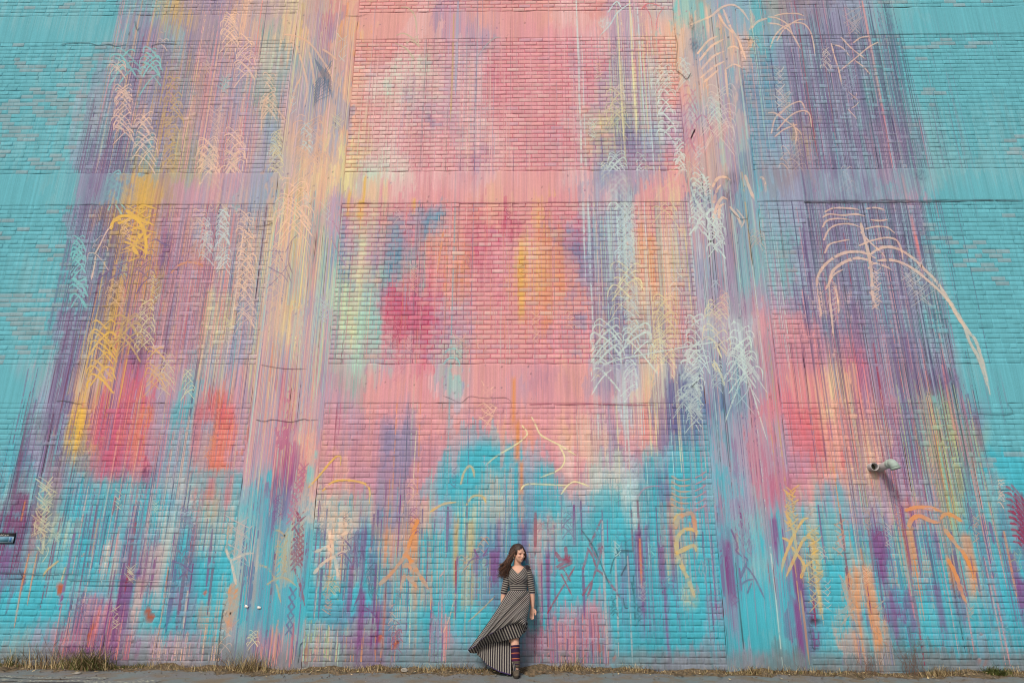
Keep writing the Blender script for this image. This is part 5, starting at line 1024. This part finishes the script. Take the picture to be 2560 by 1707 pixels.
def limb(P, R, k=14):
    """closed tapering tube; R entries are r or (rx, ry) with ry along the wall normal"""
    P = np.asarray(P,float); n = len(P); V=[]
    Tn = np.gradient(P,axis=0); Tn/=np.linalg.norm(Tn,axis=1,keepdims=True)
    for i in range(n):
        a = np.cross(Tn[i],[0,1.,0]); a/=np.linalg.norm(a)+1e-9; b_ = np.cross(a,Tn[i]); b_/=np.linalg.norm(b_)+1e-9
        rx,ry = (R[i],R[i]) if np.isscalar(R[i]) else R[i]
        th = np.arange(k)*2*np.pi/k; V.append(P[i]+rx*np.cos(th)[:,None]*a+ry*np.sin(th)[:,None]*b_)
    V = np.concatenate(V+[P[:1]-Tn[:1]*.3*np.min(R[0]),P[-1:]+Tn[-1:]*.3*np.min(R[-1])]); m = n*k
    f = grid_faces(k,n,True); tri = [[m,(i+1)%k,i,i] for i in range(k)]+[[m+1,m-k+i,m-k+(i+1)%k,m-k+(i+1)%k] for i in range(k)]
    return V, f, tri
def solid(parts, name):
    bm = bmesh.new()
    for V,f,tri in parts:
        vs_ = [bm.verts.new(v) for v in V]
        for q in f: bm.faces.new([vs_[i] for i in q])
        for q in tri: bm.faces.new([vs_[q[0]],vs_[q[1]],vs_[q[2]]])
    bmesh.ops.recalc_face_normals(bm, faces=bm.faces); me = bpy.data.meshes.new(name); bm.to_mesh(me); bm.free(); return me
def remesh(me, vox, smooth=4):
    o = bpy.data.objects.new('tmp',me); COL.objects.link(o)
    m = o.modifiers.new('r','REMESH'); m.mode='VOXEL'; m.voxel_size=vox; m.use_smooth_shade=True
    s = o.modifiers.new('s','SMOOTH'); s.iterations=smooth; s.factor=.5
    dg = bpy.context.evaluated_depsgraph_get(); out = bpy.data.meshes.new_from_object(o.evaluated_get(dg)); bpy.data.objects.remove(o)
    for pl in out.polygons: pl.use_smooth = True
    return out
hc = Cq(628,182,-.165); up_ = np.array([.03,0,1.]); fw = np.array([.60,-.79,-.12]); fw/=np.linalg.norm(fw); rt = np.cross(fw,up_); rt/=np.linalg.norm(rt); up_ = np.cross(rt,fw)
HR = np.stack([rt,fw,up_],1)               # head frame: x to its right, y forward, z up
def hd(x,y,z): return hc+HR@np.array([x,y,z])
parts = [ell(hd(0,-.012,.022),(.071,.088,.090),HR,28,20), ell(hd(0,.030,-.038),(.054,.056,.072),HR,24,16), ell(hd(0,.055,-.085),(.024,.026,.022),HR),
         ell(hd(0,.088,-.022),(.010,.016,.026),HR), ell(hd(0,.097,-.036),(.014,.012,.010),HR), ell(hd(.030,.062,-.032),(.024,.020,.020),HR), ell(hd(-.030,.062,-.032),(.024,.020,.020),HR),
         ell(hd(.030,.070,.016),(.022,.014,.009),HR), ell(hd(-.030,.070,.016),(.022,.014,.009),HR), ell(hd(0,.084,-.060),(.021,.010,.0055),HR), ell(hd(0,.083,-.069),(.018,.010,.006),HR),
         ell(hd(.072,-.005,-.020),(.008,.018,.028),HR), ell(hd(-.072,-.005,-.020),(.008,.018,.028),HR), ell(hd(.029,.070,.000),(.012,.010,.008),HR), ell(hd(-.029,.070,.000),(.012,.010,.008),HR)]
nb = Cq(616,305,-.125)
parts.append(limb([hd(0,-.012,-.045),hd(0,-.018,-.09),nb,Cq(618,335,-.125)],[.046,.045,.050,(.075,.055)],16))
sR, sL = Cq(527,352,-.125), Cq(722,345,-.125)
parts.append(limb([Cq(618,318,-.125),Cq(618,345,-.128),Cq(619,385,-.135),Cq(620,450,-.145),Cq(622,510,-.150),Cq(625,575,-.155),Cq(627,640,-.165),Cq(628,720,-.175),Cq(628,770,-.18)],
   [(.070,.050),(.115,.062),(.128,.082),(.122,.096),(.110,.090),(.104,.080),(.112,.092),(.122,.102),(.115,.10)],24))
eR, eL, wR, wL = Cq(470,585,-.150), Cq(768,580,-.145), Cq(452,740,-.155), Cq(775,760,-.175)
for s_,e_,w_ in ((sR,eR,wR),(sL,eL,wL)):
    parts.append(limb([s_+np.array([0,0,.005]),s_*.8+e_*.2,s_*.5+e_*.5,e_,e_*.65+w_*.35,e_*.3+w_*.7,w_],[.047,.046,.041,.036,.037,.030,.0235],16))
def hand(w_, down, side, seed):
    """palm, four unequal curled fingers, thumb leaving the side of the palm near its base"""
    down = np.array(down,float); down/=np.linalg.norm(down); inn = np.array([0,-1.,0]); acr = np.cross(down,inn); acr/=np.linalg.norm(acr); inn = np.cross(acr,down)
    out = [limb([w_-down*.01,w_+down*.03,w_+down*.065,w_+down*.085],[(.022,.018),(.030,.017),(.034,.015),(.031,.012)],14)]
    for i,(o,L) in enumerate(zip((-.024,-.008,.008,.023),(.062,.074,.070,.054))):
        b0 = w_+down*.078+acr*o*side; out.append(limb([b0,b0+down*L*.42+inn*.004,b0+down*L*.75+inn*.016,b0+down*L*.95+inn*.032],[.0080,.0075,.0070,.0058],10))
    b0 = w_+down*.022-acr*.030*side; out.append(limb([b0,b0+down*.022-acr*.016*side+inn*.008,b0+down*.050-acr*.018*side+inn*.016,b0+down*.068-acr*.012*side+inn*.020],[.0125,.0115,.0100,.0075],10))
    return out
parts += hand(wL,[-.10,-.06,-1],1,1)+hand(wR,[-.12,-.02,-1],-1,2)
hipL, hipR = Cq(665,745,-.18), Cq(585,745,-.18)
kL, aL = Cq(585,1085,-.315), Cq(598,1395,-.375); kR, aR = Cq(560,1075,-.21), Cq(548,1400,-.17)
for h_,k_,a_ in ((hipL,kL,aL),(hipR,kR,aR)):
    parts.append(limb([h_+np.array([0,0,.03]),h_*.75+k_*.25,h_*.4+k_*.6,k_,k_*.72+a_*.28,k_*.4+a_*.6,a_],[.066,.068,.060,.050,.053,.044,.033],18))
    ft = a_+np.array([.0,0,-.0]); ft[2] = .055; tz = np.array([.006,-.15,.030])
    parts.append(limb([a_,ft,ft+np.array([0,-.05,-.012]),np.array([ft[0]+tz[0],ft[1]+tz[1],.032])],[.033,(.036,.040),(.036,.028),(.030,.022)],12))
body = remesh(solid(parts,'body'),.0050,2)
nV = len(body.vertices); co = np.zeros(nV*3,np.float32); body.vertices.foreach_get('co',co); co = co.reshape(-1,3)
loc = (co-hc)@HR                            # vertex positions in the head frame
tone_ = np.repeat(SKIN[None],nV,0)
def tint(mask, c, a): 
    global tone_
    a = (mask*a)[:,None]; tone_ = tone_*(1-a)+np.array(c)*a
def blob(x,y,z,rx,rz,soft=.35):
    d = np.hypot((loc[:,0]-x)/rx,(loc[:,2]-z)/rz); return np.clip((1-d)/soft,0,1)*(loc[:,1]>.02)
for s_ in (-1,1):
    tint(blob(s_*.036,0,-.030,.024,.020,1.0),lin((214,140,130)),.55)
    tint(blob(s_*.030,0,-.001,.0165,.0062),lin((84,52,44)),.9); tint(blob(s_*.030,0,.0175,.019,.0042),lin((92,62,48)),.75); tint(blob(s_*.0065,0,-.044,.005,.004),lin((130,80,70)),.6)
    tint(blob(s_*.030,0,.007,.020,.009,.8),lin((176,122,104)),.5)
tint(blob(0,0,-.0635,.022,.0085),lin((176,92,90)),.85); tint(blob(0,0,-.0635,.021,.0022),lin((104,52,52)),.8); tint(blob(0,0,-.05,.010,.004,.8),lin((170,112,96)),.4)
a = body.color_attributes.new('paint','FLOAT_COLOR','POINT'); a.data.foreach_set('color',np.concatenate([tone_,np.ones((nV,1))],1).astype(np.float32).ravel())
M_SKIN = attr_mat('skin',.6,.04,50,.05,200,0,.2); M_SKIN.node_tree.nodes['Principled BSDF'].inputs['Subsurface Weight'].default_value = .08; M_SKIN.node_tree.nodes['Principled BSDF'].inputs['Subsurface Radius'].default_value = (.01,.004,.002)
body.materials.clear()
person = link('person', body, None, M_SKIN, label='person in a black and cream striped dress leaning on the wall with eyes lowered', cat='person')

def stripe_mat():
    m, nt, p = nodes_of('striped jersey',.85); p.inputs['Sheen Weight'].default_value = .15
    at = N(nt,'ShaderNodeAttribute', attribute_name='stripe'); tr = N(nt,'ShaderNodeAttribute', attribute_name='trim')
    fr = N(nt,'ShaderNodeMath', operation='FRACT'); nt.links.new(at.outputs['Fac'],fr.inputs[0])
    mr = N(nt,'ShaderNodeMapRange'); mr.inputs[1].default_value=.54; mr.inputs[2].default_value=.60; nt.links.new(fr.outputs[0],mr.inputs[0])
    m1 = N(nt,'ShaderNodeMix',data_type='RGBA'); m1.inputs[6].default_value=(.018,.014,.020,1); m1.inputs[7].default_value=(.27,.25,.225,1); nt.links.new(mr.outputs[0],m1.inputs[0])
    m2 = N(nt,'ShaderNodeMix',data_type='RGBA'); m2.inputs[7].default_value=(.035,.018,.085,1); nt.links.new(m1.outputs[2],m2.inputs[6]); nt.links.new(tr.outputs['Fac'],m2.inputs[0])
    nt.links.new(m2.outputs[2],p.inputs['Base Color'])
    geo = N(nt,'ShaderNodeNewGeometry'); no = N(nt,'ShaderNodeTexNoise'); no.inputs['Scale'].default_value=45; nt.links.new(geo.outputs['Position'],no.inputs['Vector'])
    b = N(nt,'ShaderNodeBump'); b.inputs['Strength'].default_value=.25; b.inputs['Distance'].default_value=.006; nt.links.new(no.outputs[0],b.inputs['Height']); nt.links.new(b.outputs[0],p.inputs['Normal'])
    return m
M_STR = stripe_mat()
def rings(P,R,k):
    P = np.asarray(P,float); Tn = np.gradient(P,axis=0); Tn/=np.linalg.norm(Tn,axis=1,keepdims=True); V=[]
    for i in range(len(P)):
        a = np.cross(Tn[i],[0,1.,0]); a/=np.linalg.norm(a); b_ = np.cross(a,Tn[i]); b_/=np.linalg.norm(b_)
        rx,ry = R[i]; th = np.arange(k)*2*np.pi/k; V.append(P[i]+rx*np.cos(th)[:,None]*a+ry*np.sin(th)[:,None]*b_)
    return np.array(V)
def resample(P,R,n):
    P = np.asarray(P,float); R = np.array([(r,r) if np.isscalar(r) else r for r in R],float); t = np.linspace(0,1,len(P)); u = np.linspace(0,1,n)
    def sm(A): return np.stack([np.interp(u,t,A[:,j]) for j in range(A.shape[1])],1)
    Q,S_ = sm(P),sm(R)
    for _ in range(3): Q[1:-1] = Q[1:-1]*.5+(Q[:-2]+Q[2:])*.25; S_[1:-1] = S_[1:-1]*.5+(S_[:-2]+S_[2:])*.25
    return Q,S_
# bodice
Q,R_ = resample([Cq(618,316,-.125),Cq(618,345,-.128),Cq(619,385,-.137),Cq(620,450,-.150),Cq(622,510,-.150),Cq(625,575,-.155),Cq(626,592,-.157)],[(.108,.062),(.126,.072),(.136,.096),(.131,.114),(.117,.100),(.112,.088),(.113,.089)],80)
k = 120; V = rings(Q,R_,k); xc = Q[:,0][:,None]; Zr = V[...,2]; Xr = V[...,0]-xc; front = V[...,1]<Q[:,1][:,None]
for s_ in (-1,1):                           # bust
    cB = Cq(620+s_*52,452,-.24); d = np.linalg.norm((V-cB)*[1,.6,1],axis=-1); V[...,1] -= .022*np.clip(1-d/.075,0,1)**1.2
zV, zT = Cq(622,402,-.24)[2], Cq(622,305,-.2)[2]
inV = front&(np.abs(Xr+.0)<np.clip((Zr-zV)/(zT-zV),0,1)**.8*.108)&(Zr>zV); 
zb = Cq(622,512,-.24)[2]; per = .0245
st = np.where(Zr>zb,(Zr+np.abs(Xr)*np.clip(.35+(Zr-zb)*4.,.35,1.1))/per,Zr/(per*.92)); f = grid_faces(k,80,True); keep = ~inV.reshape(-1)[f].all(1)
back = ~front
tr = np.zeros(Zr.shape)
me = mesh_np('bodice',V.reshape(-1,3),f[keep],attrs=dict(stripe=st.ravel(),trim=tr.ravel())); link('bodice',me,person,M_STR)
# sleeves to the elbow
for s_,e_,w_ in ((sR,eR,wR),(sL,eL,wL)):
    c_ = e_*.80+w_*.20; sg = np.sign(s_[0]-hc[0])
    Q,R_ = resample([s_+np.array([-sg*.050,.0,-.014]),s_+np.array([-sg*.004,0,.008]),s_*.72+e_*.28,s_*.4+e_*.6,e_,c_],[(.026,.040),(.046,.050),(.050,.051),(.047,.047),(.043,.043),(.042,.042)],60)
    V = rings(Q,R_,28); L = np.concatenate([[0],np.cumsum(np.linalg.norm(np.diff(Q,axis=0),axis=1))]); th = np.arange(28)*2*np.pi/28
    V += (.0018*np.sin(L*160)[:,None]*np.sin(th*2)[None])[...,None]*np.array([1,0,0])
    sv = L/.0270; sv = np.where(L<.078,.2,sv); st = np.repeat(sv[:,None],28,1); tr = np.repeat(((L>L[-1]-.006))[:,None].astype(float),28,1)
    link('sleeve',mesh_np('sleeve',V.reshape(-1,3),grid_faces(28,60,True),attrs=dict(stripe=st.ravel(),trim=tr.ravel())),person,M_STR)
# skirt: ruled cloth between surveyed edges
def poly(pts, t):
    pts = np.asarray(pts,float); d = np.concatenate([[0],np.cumsum(np.linalg.norm(np.diff(pts[:,:2],axis=0),axis=1))]); d/=d[-1]
    A = np.stack([np.interp(t,d,pts[:,j]) for j in range(pts.shape[1])],1)
    for _ in range(4): A[1:-1] = A[1:-1]*.5+(A[:-2]+A[2:])*.25
    return A
def cloth(name, top, bot, nt_, nv_, n_str, bow=None, folds=0, fold_amp=.0, trim_bot=True, phase=0, ydrop=None, thick=True):
    t = np.linspace(0,1,nt_); v = np.linspace(0,1,nv_); Tp, Bt = poly(top,t), poly(bot,t)
    G = Tp[None]*(1-v)[:,None,None]+Bt[None]*v[:,None,None]            # crop x, crop y, depth
    if bow is not None:
        b_ = np.array([bow(tt) for tt in t]); G[...,0] += 4*v[:,None]*(1-v[:,None])*b_[None,:,0]; G[...,1] += 4*v[:,None]*(1-v[:,None])*b_[None,:,1]; G[...,2] += 4*v[:,None]*(1-v[:,None])*b_[None,:,2]
    G[...,2] += fold_amp*np.sin(t*2*np.pi*folds+phase)[None]*(.15+.85*v)[:,None] + .4*fold_amp*np.sin(t*2*np.pi*folds*2.3+1+v[:,None]*2)*v[:,None]
    V = np.array([[Cq(*g) for g in row] for row in G]); V[...,2] = np.maximum(V[...,2],.006)
    st = np.repeat((t*n_str)[None],nv_,0); tr = np.repeat(((v>.978) if trim_bot else (v>2))[:,None].astype(float),nt_,1)
    me = mesh_np(name,V.reshape(-1,3),grid_faces(nt_,nv_),attrs=dict(stripe=st.ravel(),trim=tr.ravel()))
    o = link(name,me,person,M_STR)
    if thick: sm = o.modifiers.new('cloth','SOLIDIFY'); sm.thickness=.003; sm.offset=0
    return o
T_front = [(512,585,-.155),(530,584,-.215),(575,582,-.246),(625,582,-.252),(680,582,-.258),(722,583,-.235),(738,588,-.20),(746,640,-.235),(745,700,-.275),(736,770,-.315),(722,850,-.35),(706,925,-.37)]
H_front = [(86,1212,-.20),(120,1200,-.24),(165,1172,-.30),(205,1118,-.34),(260,1078,-.38),(340,1036,-.42),(430,988,-.45),(510,950,-.46),(580,928,-.45),(635,935,-.45),(668,950,-.43),(692,966,-.40)]
cloth('skirt_front',T_front,H_front,240,70,26,lambda t:((26-40*t)*(1-t),(-14)*(1-t),-.085),6,.017)
# underside of the lifted front, falling back into shade
U_low = [(110,1244,-.16),(168,1250,-.17),(190,1222,-.18),(240,1168,-.19),(330,1136,-.20),(440,1122,-.30),(520,1104,-.39),(585,1090,-.405),(640,1078,-.385),(672,1040,-.36),(690,1000,-.35),(700,975,-.35)]
cloth('skirt_lining',[(x,y+1,d+.004) for x,y,d in H_front],U_low,180,26,24,None,7,.008,False)
# back panel trailing to the ground
T_back = [(180,1130,-.12),(240,1090,-.12),(330,1060,-.13),(430,1030,-.14),(530,1010,-.15),(545,1010,-.16)]
H_back = [(185,1262,-.17),(240,1318,-.21),(290,1372,-.27),(350,1412,-.33),(430,1452,-.38),(545,1484,-.42)]
cloth('skirt_back',T_back,H_back,150,50,16,lambda t:(-14*(1-t),8,-.03),4,.010)
cloth('skirt_side',[(540,1010,-.16),(560,1010,-.14),(640,1000,-.13),(690,930,-.14)],[(566,1330,-.30),(580,1345,-.25),(610,1250,-.18),(640,1060,-.16)],40,30,5,None,2,.006)
cloth('hem_curl',[(552,1340,-.43),(566,1345,-.445),(578,1350,-.43)],[(562,1492,-.43),(578,1497,-.455),(598,1496,-.44)],20,40,2.2,lambda t:(8,0,-.01),1,.006)
# gathered cloth at the raised knee
Q,R_ = resample([Cq(705,880,-.24),Cq(700,930,-.25),Cq(690,975,-.24),Cq(672,1015,-.23),Cq(655,1040,-.22)],[(.012,.02),(.026,.04),(.034,.045),(.026,.04),(.008,.015)],40)
V = rings(Q,R_,30); th = np.arange(30)*2*np.pi/30; V += (.006*np.sin(th*5)[None]*np.ones((40,1)))[...,None]*np.array([1,-.4,0])
st = (np.repeat(np.linspace(0,5,40)[:,None],30,1)+.35*np.sin(th*3)[None]); link('skirt_gather',mesh_np('skirt_gather',V.reshape(-1,3),grid_faces(30,40,True),attrs=dict(stripe=st.ravel(),trim=np.zeros(st.size))),person,M_STR)
# sock and boots
M_SOCK, nt, p = nodes_of('purple sock with orange rings',.9)
at = N(nt,'ShaderNodeAttribute',attribute_name='stripe'); cr = N(nt,'ShaderNodeValToRGB'); cr.color_ramp.interpolation='CONSTANT'; nt.links.new(at.outputs['Fac'],cr.inputs[0]); nt.links.new(cr.outputs[0],p.inputs['Base Color'])
PU, OR, RD = (.028,.011,.042,1),(.42,.13,.055,1),(.07,.012,.045,1)
els = [(0,PU),(.11,OR),(.15,PU),(.38,OR),(.42,RD),(.48,PU),(.66,OR),(.70,RD),(.80,PU)]; e = cr.color_ramp.elements; e[0].position=0; e[0].color=PU; e[1].position=.11; e[1].color=OR
for ps_,c_ in els[2:]: q = e.new(ps_); q.color = c_
M_BOOT = simple_mat('worn taupe leather boot',(.105,.085,.062),.55,.35,40,.3); M_SOLE = simple_mat('dark boot sole',(.03,.026,.022),.8,.2,40,.2)
def along(P_, r0, n, za, zb):
    """rings round the lower leg between two heights"""
    t0_,t1_ = [(P_[0][2]-z)/(P_[0][2]-P_[1][2]) for z in (za,zb)]
    return [P_[0]+(P_[1]-P_[0])*t for t in np.linspace(t0_,t1_,n)]
for k_,a_,vis in ((kL,aL,True),(kR,aR,False)):
    zs0, zs1, zbt = Cq(590,1166,-.36)[2], Cq(595,1345,-.37)[2], Cq(595,1338,-.37)[2]
    C_ = along((k_,a_),0,24,zs0,zs1-.03); V = rings(C_,[(r,r) for r in np.linspace(.0575,.050,24)],24); th = np.arange(24)*2*np.pi/24
    st = np.repeat(np.linspace(0,1,24)[:,None],24,1); link('sock',mesh_np('sock',V.reshape(-1,3),grid_faces(24,24,True),attrs=dict(stripe=st.ravel())),person,M_SOCK,label='purple sock with thin orange rings' if vis else None)
    g = np.array([a_[0],a_[1],0]); bt = [*along((k_,a_),0,5,zbt,.16),np.array([a_[0],a_[1]+.005,.10])]
    prt = [limb(bt,[.061,.061,.060,.057,.054,.050],18), limb([g+[0,.045,.045],g+[0,.0,.052],g+[.004,-.06,.045],g+[.008,-.13,.036],g+[.010,-.17,.030]],[(.034,.034),(.040,.046),(.041,.036),(.038,.028),(.026,.018)],16)]
    bo = link('boot',remesh(solid(prt,'boot'),.005,3),person,M_BOOT); bo.data.materials.clear(); bo.data.materials.append(M_BOOT)
    ol = [(-.036,.075),(.036,.075),(.040,.02),(.044,-.06),(.046,-.12),(.034,-.178),(.008,-.196),(-.018,-.182),(-.032,-.12),(-.036,-.06),(-.036,.02)]
    bm = bmesh.new(); lo = [bm.verts.new((g[0]+x,g[1]+y,.004)) for x,y in ol]; hi = [bm.verts.new((g[0]+x*.96,g[1]+y*.97,.024)) for x,y in ol]; bm.faces.new(lo[::-1]); bm.faces.new(hi)
    for i in range(len(ol)): bm.faces.new((lo[i],lo[(i+1)%len(ol)],hi[(i+1)%len(ol)],hi[i]))
    me = bpy.data.meshes.new('sole'); bm.to_mesh(me); bm.free(); so = link('sole',me,bo,M_SOLE)
# hair: a cap and many wavy locks swept over one shoulder
M_HAIR = attr_mat('brown wavy hair',.5,.25,140,.3,200,0,.4)
rh = np.random.default_rng(17); hp=[]; hcol=[]
V,f,tri = ell(hd(0,-.022,.030),(.082,.094,.094),HR,64,44)
lo_ = (V-hc)@HR; hl = .022+.050*np.clip(-(lo_[:,0])/.07,-1,1)*0
keep_v = ~((lo_[:,1]>.026+.34*np.abs(lo_[:,0]))&(lo_[:,2]<.054-.30*np.abs(lo_[:,0]-.01)) ) & (lo_[:,2]>-.075)
V = V+ (HR@np.stack([np.zeros(len(V)),np.zeros(len(V)),.003*np.sin(lo_[:,0]*260)+.002*np.sin(lo_[:,1]*180)])).T
fk = [q for q in f if keep_v[q].all()]; hp.append((V,np.array(fk))); hcol.append(np.repeat((np.array(lin((54,38,32))))[None],len(V),0))
for k in range(620):
    u_ = rh.random(); a_ = rh.uniform(-.9,1.0)
    root = hd(-.070*np.sin(a_*1.2)+.0, -.03-.05*rh.random()+.06*(1-abs(a_))*rh.random(), .075+.045*np.cos(a_*1.3)-.03*rh.random())
    tx = 404+rh.beta(1.3,1.8)*140; ty = rh.uniform(300,460); dy = -.13-.10*rh.random()
    side = rh.random()<.12
    if side: P_ = [root,Cq(676+rh.normal(0,4),130+rh.normal(0,6),-.15),Cq(690+rh.normal(0,4),185,-.13),Cq(686+rh.normal(0,5),235+rh.normal(0,14),-.10)]
    else: P_ = [root,Cq(575+rh.normal(0,14),130+rh.normal(0,12),dy),Cq(548+rh.normal(0,16),215+rh.normal(0,10),dy+.0),Cq(tx*.55+515*.45+rh.normal(0,8),ty*.55+120,dy),Cq(tx+rh.normal(0,6),ty,-.10-.12*rh.random())]
    P_ = np.array(P_); n = 18; tt = np.linspace(0,1,n); d = np.linspace(0,1,len(P_)); Q = np.stack([np.interp(tt,d,P_[:,j]) for j in range(3)],1)
    for _ in range(4): Q[1:-1] = Q[1:-1]*.5+(Q[:-2]+Q[2:])*.25
    ph, am, fq = rh.uniform(0,6.28), rh.uniform(.008,.026), rh.uniform(14,30); Q[:,0] += am*np.sin(tt*fq+ph)*tt; Q[:,1] += am*np.cos(tt*fq*.9+ph)*tt
    Q[:,1] = np.minimum(Q[:,1],-.02)
    V,f = tube_np(Q,np.interp(tt,[0,.2,.7,1],[.004,.0055,.0045,.0008])*rh.uniform(.6,1.2),4); hp.append((V,f)); c_ = np.array(lin((58,38,30)))*(1-rh.random()*.35)+np.array(lin((134,84,56)))*(rh.random()**2*.55)
    hcol.append(np.repeat(c_[None],len(V),0)*np.repeat(np.interp(tt,[0,1],[.8,1.25]),4)[:,None])
V,f = joined(hp); link('hair',mesh_np('hair',V,f,np.concatenate(hcol)),person,M_HAIR,label='long wavy brown hair swept over one shoulder')
M_GOLD = simple_mat('small metal earring',(.6,.52,.34),.3,.1,30,0); V,f,tri = ell(hd(.081,.002,-.058),(.006,.006,.012),HR,10,8); link('earring',mesh_np('earring',V,f),person,M_GOLD)
print('done', time.time()-_t0)
